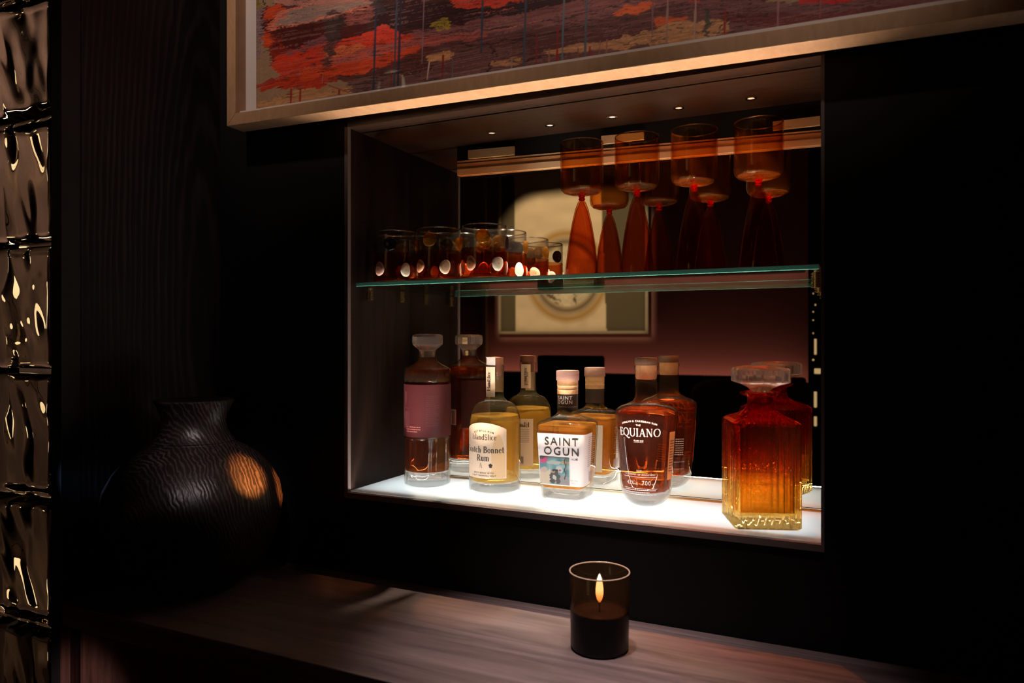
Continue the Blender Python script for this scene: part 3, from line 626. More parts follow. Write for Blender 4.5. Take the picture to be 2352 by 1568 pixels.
def tumbler(x,Y,label,offs,kinds,grp='tumblers with coloured discs on the glass shelf',seed=0):
    o=empty('disc_tumbler',P(x,Y,.0968),label=label,cat='glass tumbler',group=grp)
    wob=lambda a,z:1+.008*math.sin(3*a+z*60+seed)
    zl=.050
    openlathe('upper_glass',[(TR,zl),(TR,.080),(TR+.0002,TH_-.001),(TR-.0008,TH_),(TR-.0018,TH_-.001),(TR-.002,.080),(TR-.002,zl)],M['clear'],o,72,wob)
    openlathe('amber_glass',[(.0,.0),(TR-.004,.0),(TR-.0008,.0018),(TR,.005),(TR,zl),(TR-.002,zl),(TR-.002,.008),(.0,.0065)],M['tumblow'],o,72,wob)
    openlathe('foot',[(TR-.010,.0002),(TR-.002,.0006),(TR+.0004,.0025),(TR-.001,.0042),(TR-.010,.0045)],M['amberdense'],o,48)
    rim=[];rf=[]
    openlathe('rim',[(TR-.0016+.0011*math.cos(a),TH_+.0011*math.sin(a)) for a in [i*PI/4 for i in range(9)]],M['rimclear'],o,72,wob)
    for i,(a,k) in enumerate(zip(offs,kinds)):
        put_disc('murrine_disc',o,TR,a,.0225+.002*math.sin(i*5+seed),.0115,.0022,M['murrine'],k,seed*7+i)
    for i in range(4):
        a=offs[0]+.55+i*PI/2
        put_disc('glass_prunt',o,TR,a,.0640+.003*math.sin(i*3+seed),.0118,.0030,M['prunt'] if (i+seed)%3 else M['pruntviolet'],lens=True)
D=math.radians
rows=[(1.065,[(-.7235,'front-row tumbler at the left end with a pale pink spiral disc',(D(-12),D(62),D(130),D(200),D(270)),('pink','white','orange','pink','cream')),
             (-.6364,'middle front-row tumbler with an orange disc left and a cream disc right',(D(-24),D(48),D(20+100),D(192),D(264)),('orange','cream','orange','pink','white')),
             (-.5493,'front-row tumbler nearest the goblets with orange and white spiral discs',(D(-8),D(64),D(136),D(208),D(280)),('orange','white','pink','orange','cream'))]),
      (1.1425,[(-.7235,'back-row tumbler against the mirror at the left end',(D(10),D(82),D(150),D(220),D(300)),('cream','orange','pink','white','orange')),
             (-.6364,'back-row tumbler against the mirror behind the middle tumbler',(D(-30),D(40),D(110),D(180),D(250)),('pink','orange','cream','pink','orange')),
             (-.5480,'back-row tumbler with one cream spiral disc, right end of its row',(D(66),D(138),D(210),D(282),D(-6)),('white','cream','pink','orange','orange'))])]
k=0
for Yr,lst in rows:
    for x,lb,of,kd in lst: tumbler(x,Yr,lb,of,kd,seed=k); k+=1

# ---------------------------------------------------------------- goblets
def goblet():
    o=empty('amber_goblet',(0,0,0))
    hb=.1365; R=.0350
    openlathe('bowl',[(.004,hb),(.018,hb+.0008),(.029,hb+.0035),(.0335,hb+.0085),(R,hb+.016),(R,.217),(R-.0002,.2195),(R-.001,.2203),(R-.0018,.2195),(R-.002,.217),(R-.002,hb+.017),(.0315,hb+.0105),(.027,hb+.0065),(.016,hb+.004),(0,hb+.0035)],M['amber'],o,72)
    openlathe('rim',[(R-.001+.0009*math.cos(a),.2203+.0009*math.sin(a)) for a in [i*PI/4 for i in range(9)]],M['rimamber'],o,72)
    lathe('bowl_base',[(.0,hb-.0002),(.020,hb+.0012),(.0295,hb+.0050),(.0300,hb+.0062),(.016,hb+.0042),(0,hb+.0036)],M['bowlfoot'],o,56)
    lathe('knot',[(0,.1270),(.0042,.1275),(.0058,.1295),(.0042,.1318),(.0055,.1338),(.0042,.1358),(.0062,.1368),(0,.1370)],M['redknot'],o,32)
    openlathe('stem',[(.0275,.0),(.0282,.002),(.0262,.020),(.0232,.045),(.0198,.070),(.0158,.092),(.0112,.112),(.0072,.123),(.0044,.1275),(.0,.1280),(.0030,.1255),(.0095,.110),(.0140,.091),(.0182,.069),(.0216,.044),(.0246,.020),(.0265,.002)],M['ambercone'],o,64)
    return o
g0=goblet()
gl=['amber goblet on a tall conical stem, leftmost of the row on the glass shelf','amber goblet on a tall conical stem, second from the left','amber goblet on a tall conical stem, third from the left','amber goblet on a tall conical stem, rightmost beside the niche wall']
def copytree(o,parent=None):
    c=o.copy(); COL.objects.link(c); c.parent=parent
    for ch in list(o.children): copytree(ch,c)
    return c
for i,(x,Y) in enumerate(((-.399,1.119),(-.308,1.121),(-.2195,1.122),(-.126,1.122))):
    g=g0 if i==0 else copytree(g0)
    g.location=P(x,Y,.0968); g.rotation_euler=(0,0,i*1.3)
    tag(g,gl[i],'goblet','amber goblets on the glass shelf')

# ---------------------------------------------------------------- counter / cabinet
ZCo=-.3947; CL,CR=-1.070,RXR-.01
ca=empty('cabinet',P(-.3,.86,ZB),label='long low dark oak cabinet along the black wall',cat='cabinet'); Lc=ca.location
def cbx(name,x0,x1,Y0,Y1,z0,z1,mat,bev=0,**k): return box(name,x0-Lc.x,x1-Lc.x,Y0-1-Lc.y,Y1-1-Lc.y,H+z0-Lc.z,H+z1-Lc.z,mat,parent=ca,bev=bev,**k)
cbx('carcass',CL+.02,CR,.735,.999,ZB+.08,ZCo-.034,M['black'])
cbx('side_panel',CL-.001,CL+.022,.698,.999,ZB,ZCo-.0343,M['mahog'],bev=.001)
cbx('plinth',CL+.03,CR,.76,.999,ZB,ZB+.08,M['black'])
for i in range(4):
    a=CL+.0245+i*.66; b=min(a+.655,CR-.001)
    d=cbx('door',a,b,.712,.733,ZB+.09,ZCo-.0375,M['mahog'],bev=.0012)
wt=wallbox('worktop',CL+.0,CR,.700,.978,ZCo-.034,ZCo,M['counter'],bev=.0012,label='walnut worktop in front of the niche, holding the candle and the vase',cat='worktop')
wallbox('shadow_line_strip',CL,CR,.9795,.9985,ZCo-.034,ZCo-.0002,M['counter'],bev=.0010,label='narrow walnut strip behind a gap that draws the shadow line at the black wall',cat='wood strip')  # the gap in front of this strip stands in for a cast shadow line

# candle
def zc(px,py): 
    u=(px-PX0)/F; kk=C_+u*S_; Y=.3947*F*kk/(py-HY); return ratio(px)*Y,Y
cx,cy=zc(1377,1487)
cd=empty('candle',P(cx,cy,ZCo),label='lit candle in a smoked dark glass on the worktop',cat='candle')
scale=F*(C_+(1377-PX0)/F*S_)/cy
cr=139/scale/2; chh=.098
print('candle',cx,cy,cr,scale)
openlathe('glass',[(cr*.90,.001),(cr*.945,.004),(cr*.95,.03),(cr,chh-.001),(cr-.0008,chh),(cr-.0016,chh-.001),(cr*.95-.0016,.03),(cr*.95-.0016,.006)],M['candleglass'],cd,72)
openlathe('rim',[(cr-.0008+.0010*math.cos(a),chh+.0010*math.sin(a)) for a in [i*PI/4 for i in range(9)]],pbr('smoked_rim',(.45,.32,.24),.12,spec=.9),cd,72)
lathe('wax',[(0,.004),(cr*.93-.002,.005),(cr*.94-.002,.030),(cr*.95-.002,.0480),(cr*.93-.002,.0492),(cr*.86,.0465),(0,.0460)],M['wax'],cd,64)
openlathe('painted_wall',[(cr*.900+.0003,.0008),(cr*.947+.0003,.004),(cr*.952+.0003,.03),(cr*.966+.0003,.0490)],M['candlewall'],cd,72)
lathe('wick',[(.0011,.045),(.0010,.0630)],M['wick'],cd,10)
def flame_mat():
    m,nt,out=newmat('flame'); N=nt.nodes.new; L=nt.links.new
    tc=N('ShaderNodeTexCoord'); sx=N('ShaderNodeSeparateXYZ'); L(tc.outputs['Object'],sx.inputs[0]); mr=N('ShaderNodeMapRange'); mr.inputs['From Min'].default_value=.057; mr.inputs['From Max'].default_value=.092; L(sx.outputs['Z'],mr.inputs[0])
    r=N('ShaderNodeValToRGB'); e=r.color_ramp.elements; e[0].position=0; e[0].color=(.25,.08,.02,1); e[1].position=.9; e[1].color=(1,.80,.50,1); q=e.new(.3); q.color=(.9,.42,.14,1); q=e.new(.5); q.color=(1,.75,.42,1); L(mr.outputs[0],r.inputs[0])
    em=N('ShaderNodeEmission'); L(r.outputs[0],em.inputs[0]); em.inputs[1].default_value=7.0; L(em.outputs[0],out.inputs[0]); return m
lathe('flame',[(.0006,.0575),(.0034,.0620),(.0050,.0690),(.0049,.0760),(.0038,.0835),(.0017,.0905),(0,.0945)],flame_mat(),cd,24)

# vase
va=empty('vase',P(-.945,.832,ZCo),label='round-bellied charred dark wooden vase with flared neck at the left end of the worktop',cat='vase')
RV=.127
vp=[(.045,0),(.058,.004),(.082,.022),(.106,.050),(.122,.080),(.1315,.112),(.1335,.138),(.129,.163),(.116,.188),(.098,.208),(.078,.222),(.0625,.2300),(.0600,.2315),(.0592,.2330),(.0602,.2345),(.0560,.239),(.0500,.250),(.0475,.262),(.0490,.275),(.0555,.290),(.0600,.2975),(.0585,.2990),(.0550,.2965),(.0480,.280),(.0440,.264),(.046,.250),(.055,.228)]
vase=openlathe('body',vp[:-5],M['vase'],va,96)
openlathe('inner_neck',vp[-6:]+[(.10,.19),(.10,.08),(.0,.02)],M['vasein'],va,72)
lathe('bottom',[(0,.0),(.045,.0003)],M['vasein'],va,32)
# faint ring handle mark on the belly
hd=[];hf=[]
for i in range(29):
    a=D(150+190*i/28); 
    for q in range(8):
        b=2*PI*q/8; rr=.027+.0022*math.cos(b); x=rr*math.cos(a); z=.085+rr*math.sin(a)*.95; t=x/.12+.15
        Rb=.1215+.0020*math.sin(b)+(z-.085)*.11; hd.append((Rb*math.sin(t),-Rb*math.cos(t),z))
for i in range(28):
    for q in range(8): k2=(q+1)%8; hf.append((i*8+q,i*8+k2,(i+1)*8+k2,(i+1)*8+q))
mk('carved_ring',hd,hf,M['vase'],va,smooth=True)

# ---------------------------------------------------------------- framed painting
YF,YB=.945,.985
PXL=-.995; SL=-.016                       # slight tilt of the hanging frame
def pz(x,d=0.): return .3745*YF+SL*(x-.18)+d     # lower front edge height
pa=empty('framed_painting',P(PXL,YB,pz(PXL)),label='large abstract red and mauve painting in a pale wood frame above the niche',cat='painting'); Lp=pa.location
PXR=.215; PH=.86; FW=.0205
def quadprism(name,pts,Y0,Y1,mat,parent=pa,bev=.0008,**k):   # pts (x,z) polygon extruded from Y0 (front) to Y1
    n=len(pts); vs=[P(x,Y0,z)-Lp for x,z in pts]+[P(x,Y1,z)-Lp for x,z in pts]
    fs=[tuple(range(n)),tuple(reversed(range(n,2*n)))]+[(i,i+n,(i+1)%n+n,(i+1)%n) for i in range(n)]
    o=mk(name,vs,fs,mat,parent)
    import bmesh
    bm=bmesh.new(); bm.from_mesh(o.data); bmesh.ops.recalc_face_normals(bm,faces=bm.faces); bm.to_mesh(o.data); bm.free()
    if bev: m=o.modifiers.new('b','BEVEL'); m.width=bev; m.segments=2
    return tag(o,**k)
x0,x1=PXL,PXR; xi0,xi1=x0+FW,x1-FW
G=M['maple'];GF=M['mapleface']
for nm,pts in (('frame_rail',[(x0,pz(x0)),(x1,pz(x1)),(xi1,pz(xi1,FW)),(xi0,pz(xi0,FW))]),('frame_rail',[(xi0,pz(xi0,PH-FW)),(xi1,pz(xi1,PH-FW)),(x1,pz(x1,PH)),(x0,pz(x0,PH))]),
               ('frame_stile',[(x0,pz(x0)),(xi0,pz(xi0,FW)),(xi0,pz(xi0,PH-FW)),(x0,pz(x0,PH))]),('frame_stile',[(x1,pz(x1)),(x1,pz(x1,PH)),(xi1,pz(xi1,PH-FW)),(xi1,pz(xi1,FW))])):
    quadprism(nm,pts,YF,YB,GF)
quadprism('backing_board',[(xi0,pz(xi0,FW)),(xi1,pz(xi1,FW)),(xi1,pz(xi1,PH-FW)),(xi0,pz(xi0,PH-FW))],YB-.006,YB-.002,M['black'],bev=0)
MW=.027   # pale spacer left of the paper
quadprism('mount_fillet',[(xi0,pz(xi0,FW)),(xi0+MW,pz(xi0+MW,FW)),(xi0+MW,pz(xi0+MW,PH-FW)),(xi0,pz(xi0,PH-FW))],YF+.024,YF+.028,M['mat'],bev=0)
quadprism('mount_fillet',[(xi0,pz(xi0,FW)),(xi1,pz(xi1,FW)),(xi1,pz(xi1,FW+.0078)),(xi0,pz(xi0,FW+.0060))],YF+.010,YF+.028,M['mat'],bev=0)
# the painted sheet : colours laid as brush strokes on a dense grid
YA=YF+.0235
def paint_sheet():
    xs=np.linspace(xi0+MW*.92,xi1,1000); vsr=np.concatenate([np.linspace(FW*.9,.215,190),np.linspace(.218,PH-FW,110)])
    X,V=np.meshgrid(xs,vsr); Z=.3745*YF+SL*(X-.18)+V
    px,py=proj(X,YA,Z)
    nx,nv=X.shape[1],X.shape[0]; px=px.ravel(); py=py.ravel(); N=len(px)
    ox,oy=px.copy(),py.copy(); tilt=ox*.20+oy
    px=px+(noise2(ox*.02,tilt*.45,91)-.5)*15+(noise2(ox*.08,tilt*.9,92)-.5)*6
    py=py+(noise2(ox*.05,oy*.06,93)-.5)*8+(noise2(ox*.22,oy*.22,94)-.5)*3
    col=np.zeros((N,3)); col[:]=(.40,.255,.15)
    fine=noise2(px*.35,py*.35,11); col*= (.86+.28*fine)[:,None]
    def lin(c): return np.array([((v/255.)**2.2) for v in c])*1.45
    def stroke(pts,w,c,al=.9,dry=.25,seed=1,ragged=5.,fa=.02,fb=.35,tip=True):
        P_=np.array(pts,float); best=np.full(N,1e9); sd=np.zeros(N); ss=np.zeros(N); ww=np.ones(N)*w if np.isscalar(w) else None
        acc=0; W=np.zeros(N); tot=np.sum(np.hypot(*(P_[1:]-P_[:-1]).T))
        for i in range(len(P_)-1):
            a,b=P_[i],P_[i+1]; d=b-a; l=math.hypot(*d); t=np.clip(((px-a[0])*d[0]+(py-a[1])*d[1])/l**2,0,1)
            qx=px-(a[0]+t*d[0]); qy=py-(a[1]+t*d[1]); ds=np.hypot(qx,qy); m=ds<best
            best[m]=ds[m]; sgn=np.sign(qx*(-d[1])+qy*d[0]); sd[m]=(ds*sgn)[m]; ss[m]=(acc+t*l)[m]
            if not np.isscalar(w): wv=w[i]+(w[i+1]-w[i])*t; W[m]=wv[m]
            acc+=l
        if np.isscalar(w): W=np.ones(N)*w
        e=W+(noise2(ss*.05,sd*.08+seed*9,seed)-.5)*ragged*2
        mask=best<e
        st=noise2(ss*fa,sd*fb,seed+5); st2=noise2(ss*.12,sd*.5,seed+6)
        drym=(st*.6+st2*.4)<dry*.75
        aa=np.where(mask,al,0.)*np.where(drym,.25,1.)*np.clip((e-best)/1.5,0,1)
        cc=lin(c)[None,:]*(.72+.56*noise2(ss*.03,sd*.5,seed+8))[:,None]
        col[:]=col*(1-aa[:,None])+cc*aa[:,None]
    S=stroke
    # large grounds
    S([(700,60),(1000,70),(1300,30),(1700,-10)],[95,95,70,60],(62,26,26),.95,.1,1,14)
    S([(1050,165),(1300,150),(1480,70),(1800,60),(2200,-10)],[60,60,45,45,50],(96,60,58),.95,.12,2,12)
    S([(620,40),(680,120),(700,200)],[30,70,30],(120,34,20),.95,.15,3,10)
    S([(570,205),(640,195),(700,160),(800,130),(940,100),(1000,85)],[3,14,52,50,42,22],(176,52,26),.97,.08,4,9)
    S([(640,60),(720,100),(800,60)],[26,42,38],(74,24,20),.95,.1,5,9)
    S([(790,165),(870,150),(960,125),(1100,95)],[26,34,34,30],(84,46,40),.95,.1,6,6)
    S([(810,198),(900,195),(1060,182),(1180,160)],[14,24,22,16],(100,68,66),.92,.15,7,5)
    S([(900,45),(1000,45),(1150,20),(1300,0)],[40,45,32,26],(50,22,26),.95,.1,8,8)
    S([(960,82),(1080,78),(1220,50),(1420,5)],[14,26,26,22],(124,74,74),.9,.2,9,4)
    S([(1030,85),(1200,62),(1400,35),(1560,-10)],[10,16,18,18],(128,80,80),.9,.25,10,3)
    S([(1000,100),(1150,95),(1300,78),(1500,50),(1620,30)],[14,20,24,34,40],(92,54,54),.93,.2,12,5)
    S([(1120,118),(1240,112),(1380,92),(1430,80)],[12,22,20,12],(84,48,48),.93,.2,13,5)
    S([(1000,132),(1120,128),(1200,125)],[20,24,16],(98,62,60),.93,.12,14,6)
    S([(1600,20),(1800,40),(2050,15),(2300,-30)],[34,34,24,24],(112,70,70),.93,.2,15,5)
    S([(1660,40),(1850,52),(2100,20)],[10,22,14],(98,40,40),.85,.4,16,4)
    # bare paper showing again
    S([(1440,95),(1560,75),(1660,62)],[12,26,18],(178,130,92),.97,.05,17,7)
    S([(1260,118),(1340,110),(1440,100)],[6,9,14],(178,128,90),.97,.05,18,4)
    S([(985,135),(1030,128)],[6,10],(182,128,86),.97,.0,19,2)
    S([(1130,146),(1190,138)],[6,10],(170,120,84),.95,.05,20,3)
    S([(585,250),(700,225),(800,208)],[16,20,10],(168,124,84),.97,.03,21,6)
    # red and orange passages
    S([(650,150),(740,112),(860,92)],[22,20,12],(200,58,34),.85,.3,22,6)
    S([(700,170),(820,150),(900,128),(960,112)],[14,20,18,8],(196,66,30),.92,.15,23,5)
    S([(750,128),(800,118),(830,108)],[10,12,8],(186,98,62),.8,.25,24,4)
    S([(840,86),(880,78),(920,92)],[12,18,14],(214,62,44),.85,.35,25,6)
    S([(770,140),(880,112),(1000,92),(1110,80)],[9,13,12,8],(160,78,70),.85,.3,26,3)
    S([(1050,8),(1130,6),(1220,-8)],[12,12,8],(206,64,44),.85,.3,27,5)
    S([(615,30),(640,22)],[12,12],(186,66,30),.9,.1,28,3)
    S([(606,82),(616,100)],[10,10],(196,70,30),.9,.1,29,3)
    S([(1420,30),(1460,22),(1490,12)],[10,12,10],(204,88,40),.9,.2,30,4)
    S([(1510,52),(1560,44),(1582,38)],[10,5,2],(200,90,50),.9,.2,31,3)
    S([(1840,0),(1900,0),(1960,-6)],[10,12,10],(176,24,24),.95,.1,32,3)
    S([(1590,-4),(1600,2)],[10,8],(190,70,50),.7,.3,33,3)
    # pale grey-pink sweeps upper left
    S([(622,62),(660,38),(760,22),(840,2)],[10,20,20,16],(200,110,90),.95,.1,34,3)
    S([(634,58),(670,38),(760,20),(850,0)],[5,16,16,12],(142,120,112),.95,.2,35,3)
    S([(640,2),(720,8),(860,-10)],[8,10,12],(176,120,108),.9,.25,36,3)
    S([(800,45),(840,40),(860,20)],[14,20,16],(150,84,80),.8,.4,37,6)
    S([(770,75),(740,90),(700,110),(660,125)],[10,8,7,3],(118,72,78),.85,.3,38,3)
    S([(768,50),(764,90),(752,145)],[20,16,10],(62,48,48),.9,.3,39,5)
    S([(870,25),(862,0)],[12,14],(58,50,54),.85,.3,40,4)
    # blue-grey column, green, orange at far left
    S([(572,-5),(572,30)],[8,6],(158,60,36),.9,.2,41,3)
    S([(588,-8),(590,24)],[12,10],(120,102,34),.92,.2,42,4)
    S([(596,30),(590,90),(586,130)],[14,13,9],(128,106,110),.9,.3,43,3)
    S([(574,70),(572,170)],[8,8],(160,112,92),.8,.2,44,3)
    S([(608,5),(606,60)],[4,5],(48,26,26),.9,.1,45,2)
    S([(1005,60),(1020,52),(1030,60)],[14,12,6],(150,128,40),.85,.35,46,6)
    # dark outlines
    for pts,w in ([[(1010,90),(1006,82),(1040,72),(1190,60),(1300,42),(1420,12)],1.6],[[(1030,104),(1120,100),(1240,80),(1330,62)],2.2],[[(1130,101),(1134,125),(1128,150),(1120,168)],3],[[(1172,138),(1200,142),(1240,132)],2.4],
                  [[(1672,30),(1660,60),(1650,84)],3],[[(1560,65),(1640,78),(1720,70)],1.4],[[(600,125),(640,105),(700,60)],1.5]):
        S(pts,w,(44,20,20),.9,.1,int(50+w*7),1)
    S([(1622,22),(1624,55),(1622,90)],[4,7,3],(70,70,62),.95,.05,60,2)
    S([(1020,80),(1140,70),(1250,48)],1.2,(190,110,96),.8,.3,61,.5)
    S([(612,72),(680,55),(770,36),(845,22)],1.6,(216,126,100),.85,.2,62,.8)
    S([(1075,36),(1160,22),(1180,20)],1.2,(214,110,90),.85,.2,63,.5)
    # bristle marks and scumble over the whole painted area
    painted=(np.abs(col-np.array((.40,.255,.15))).sum(1)>.12)[:,None]
    b1=noise2(ox*.012,tilt*.55,95); b2=noise2(ox*.05,(ox*.06+oy)*.8,96); b3=noise2(ox*.02,oy*.02,97); b4=noise2(ox*.25,oy*.25,98)
    col[:]=np.where(painted,col*(.62+.76*(b1*.6+b2*.4))[:,None],col)
    sc_=(b1>.70)&(b4>.35)&painted[:,0]; col[sc_]=col[sc_]*.55+np.array((.30,.15,.13))*.45*(.6+.8*b3[sc_])[:,None]
    dk=(b2<.24)&(b3<.6)&painted[:,0]; col[dk]*=.45
    px,py=ox,oy
    # upper part of the sheet
    rp=random.Random(5)
    for q in range(46):
        yy=-60-q*26+rp.uniform(-20,20); xx=rp.uniform(560,2200); ll=rp.uniform(250,700); dr=rp.uniform(-.22,-.05)
        S([(xx-ll/2,yy-dr*ll/2),(xx,yy+rp.uniform(-25,25)),(xx+ll/2,yy+dr*ll/2)],[rp.uniform(15,40),rp.uniform(30,65),rp.uniform(10,35)],rp.choice([(96,58,56),(62,26,26),(176,52,26),(124,74,74),(142,120,112),(60,66,84),(178,130,92),(90,46,40)]),.93,.25,100+q,8)
    # drips
    for xx,y0,y1,w,c in ((864,20,205,2.6,(44,52,74)),(912,-5,200,2.2,(60,66,84)),(921,-5,198,2.6,(40,40,58)),(1109,-5,120,2.4,(46,58,76)),(1208,-5,152,2.6,(58,70,84)),(1296,-5,142,2.2,(84,98,108)),(1348,-5,135,2.6,(74,86,98)),
                    (1196,5,30,3.5,(40,36,50)),(1040,140,184,2.2,(92,90,94)),(974,0,145,1.8,(120,96,106)),(1534,-5,100,2.0,(140,108,104)),(1598,-5,92,2.4,(164,130,122)),(1788,-5,66,2.4,(150,104,108)),(1500,0,80,2,(120,88,90)),
                    (669,205,238,2.2,(130,34,26)),(690,205,233,2.2,(130,34,26)),(779,208,216,2.,(120,30,26)),(1018,128,186,2.,(120,34,30)),(1233,80,150,2.,(124,30,28)),(1281,68,142,2.2,(124,30,28)),(1355,108,132,2.4,(120,34,34)),(1666,22,82,2.2,(140,34,28)),
                    (1328,110,134,1.8,(132,70,56)),(1262,112,146,1.4,(150,96,76)),(1378,95,132,1.6,(140,92,74)),(1394,92,128,1.6,(140,92,74)),(900,140,196,1.6,(110,32,30)),(1176,135,160,1.6,(124,110,104)),(1885,0,40,1.6,(140,70,74))):
        S([(xx,y0),(xx+(1 if y1-y0>60 else 0)-(y1-y0)*.04,y1)],w+.7,c,.92,.05,int(xx),.8)
    S([(986,143),(981,182)],[2.4,1.6],(206,170,160),.97,0,70,.5)
    S([(742,170),(740,190)],1.2,(150,110,110),.9,0,71,.3); S([(755,196),(800,212)],1.8,(150,44,30),.9,0,72,.8)
    S([(565,205),(600,196),(625,186)],[3,4,8],(150,50,42),.92,.1,73,2)
    col=np.clip(col,.005,.9)
    L=Lp; vs=np.stack([X.ravel()-L.x,np.full(N,YA-1-L.y),H+Z.ravel()-L.z],1)
    idx=np.arange(N).reshape(nv,nx); fs=np.stack([idx[:-1,:-1].ravel(),idx[:-1,1:].ravel(),idx[1:,1:].ravel(),idx[1:,:-1].ravel()],1)
    mk('painted_sheet',vs,fs.tolist(),M['art'],pa,cols=col,smooth=False)
paint_sheet()
quadprism('glazing',[(xi0,pz(xi0,FW)),(xi1,pz(xi1,FW)),(xi1,pz(xi1,PH-FW)),(xi0,pz(xi0,PH-FW))],YF+.006,YF+.008,thin('glazing_glass',(.97,.97,.97),(.9,.9,.9),.03,.5,rough=0),bev=0)

# ---------------------------------------------------------------- glass blocks
GB=thin('x'); M['block']=glass('block_glass',(.93,.86,.76),1.45)
def block(zc_,xc,seed,label):
    w=.094; d=.040
    o=empty('glass_block',P(xc,.742,zc_-w),label=label,cat='glass block',group='glass blocks in the left partition')
    n=56
    rr=np.random.default_rng(seed); ph=rr.uniform(0,6,6)
    def face(sgn,amp,sd):
        vs=[];fs=[]
        for j in range(n+1):
            for i in range(n+1):
                x=-w+2*w*i/n; z=-w+2*w*j/n; u=x/w; v=z/w
                edge=min(1,(1-abs(u))*9)*min(1,(1-abs(v))*9); edge=max(edge,0)
                t=float(noise2(np.array([u*1.5+v*.6+sd]),np.array([v*.9-u*.3+sd*2]),seed)[0])
                t2=float(noise2(np.array([u*3.4+v*1.2+sd]),np.array([v*1.6+sd]),seed+3)[0])
                h=amp*(math.sin(t*9+ph[0])*.6+(t2-.5)*1.6)
                cut=1/(1+math.exp((u-.46-.10*math.sin(3*v+ph[1]))*26)); h*=(.05+.95*cut)
                y=sgn*(d-.006*(1-min(1,(1-abs(u))*12)*min(1,(1-abs(v))*12)))+h*edge
                vs.append((x,y,z+w))
        for j in range(n):
            for i in range(n):
                a=j*(n+1)+i; f=(a,a+1,a+n+2,a+n+1); fs.append(f if sgn<0 else f[::-1])
        return vs,fs
    va1,fa1=face(-1,.0030,seed*1.7); vb1,fb1=face(1,.0020,seed*1.7+4)
    k=len(va1); vs=va1+vb1; fs=fa1+[tuple(q+k for q in f) for f in fb1]
    # rim joining the two faces
    b=[i for i in range(n+1)]+[j*(n+1)+n for j in range(1,n+1)]+[n*(n+1)+i for i in range(n-1,-1,-1)]+[j*(n+1) for j in range(n-1,0,-1)]
    for q in range(len(b)):
        a,c=b[q],b[(q+1)%len(b)]; fs.append((a,a+k,c+k,c))
    mk('glass',vs,fs,M['block'],o,smooth=True)
    vs2,fs2=boxm(-w-.0025,-w-.0005,-d,d,0,2*w)
pitch=.199
tops=[(135,'glass block highest in the left partition'),(418,'second glass block from the top of the left partition'),(707,'third glass block from the top of the left partition'),(997,'glass block level with the vase neck in the left partition'),(1280,'second glass block from the bottom of the left partition'),(1567,'lowest glass block in view in the left partition')]
for i,(yy,lb) in enumerate(tops):
    z=zpx(60,135+286.5*i,.72); block(z,-1.094-.096,i+3,lb)
z0=zpx(60,135,.72)
vs=[];fs=[]
for i in range(-4,9):
    zz=z0+.099-pitch*i+.0005; a,b=boxm(-1.299,-1.095,.706,.778,H+zz-.0035,H+zz+.0035); n=len(vs); vs+=a; fs+=[tuple(q+n for q in f) for f in b]
a,b=boxm(-1.305,-1.2885,.706,.778,H+ZB,H+ZT); n=len(vs); vs+=a; fs+=[tuple(q+n for q in f) for f in b]
mk('wall_block_joints',vs,fs,pbr('dark_mortar',(.006,.005,.005),.6))['kind']='structure'
struct('wall_block_left',-1.535,-1.306,.70,.78,ZB,ZT,M['black'])

# lamps in the room beyond the blocks (seen, bent, through the glass)
for i,(x,Y,z,s) in enumerate(((-2.85,1.55,.62,.08),(-2.55,1.5,.05,.06),(-3.1,1.5,-.45,.07),(-2.7,1.5,-1.0,.07))):
    n=empty('pendant_lamp',P(x,Y,z),label='small warm globe lamp in the room beyond the glass blocks',cat='lamp',group='globe lamps beyond the glass blocks')
    lathe('globe',[(s*math.sin(a),s-s*math.cos(a)) for a in [j*PI/12 for j in range(1,12)]],pbr('globe_%d'%i,(1,1,1),.4,emit=(1,.80,.48),es=1.4),n,24)
    lathe('cord',[(.004,2*s-.002),(.004,ZT-z)],M['black'],n,8)

# ---------------------------------------------------------------- the room reflected in the mirror
def R(px,Yr): return ratio(px)*Yr                    # x seen at photo column px, mirror-image distance Yr
def RZ(px,py,Yr): return (HY-py)/F/(C_+(px-PX0)/F*S_)*Yr
def RY(Yr): return 2*MIR-Yr
YW=2*MIR-BACK     # image distance of back wall
# framed moon picture
Yp=YW-.03
xa,xb=R(1147,Yp),R(1490,Yp); zb=RZ(1147,767,Yp); zt=zb+1.35
pic=empty('framed_print',P((xa+xb)/2,RY(Yp),zb),label='framed print of a dark ringed disc on cream, spotlit, seen in the mirror',cat='picture'); Lq=pic.location
def qb(name,x0,x1,z0,z1,t0,t1,mat): 
    vs,fs=boxm(x0-Lq.x,x1-Lq.x,t0,t1,H+z0-Lq.z,H+z1-Lq.z); return mk(name,vs,fs,mat,pic)
fr=pbr('thin_bronze_frame',(.42,.33,.20),.5)
for a,b,c,d in ((xa,xa+.022,zb,zt),(xb-.022,xb,zb,zt),(xa+.022,xb-.022,zb,zb+.022),(xa+.022,xb-.022,zt-.022,zt)): qb('frame_bar',a,b,c,d,-.01,.02,fr)
nx,nz=150,180; vs=[];fs=[]
U,V=np.meshgrid(np.linspace(xa+.02,xb-.02,nx+1),np.linspace(zb+.02,zt-.02,nz+1)); uu=U.ravel();vv=V.ravel()
gx,gy=proj(uu,Yp,vv)
n1=noise2(gx*.05,gy*.05,3);n2=noise2(gx*.25,gy*.25,4)
c=np.zeros((len(uu),3)); c[:]=(.60,.46,.29); c*=(.9+.2*n1)[:,None]
ex=(gx-1304); ey=(gy-634); rr_=np.hypot(ex,ey*.9); 
def ringm(a,b): return (rr_>=a)&(rr_<b)
soft=np.clip(1-abs(rr_-88)/13,0,1)[:,None]; c[:]=c*(1-soft)+np.array((.36,.20,.045))*soft
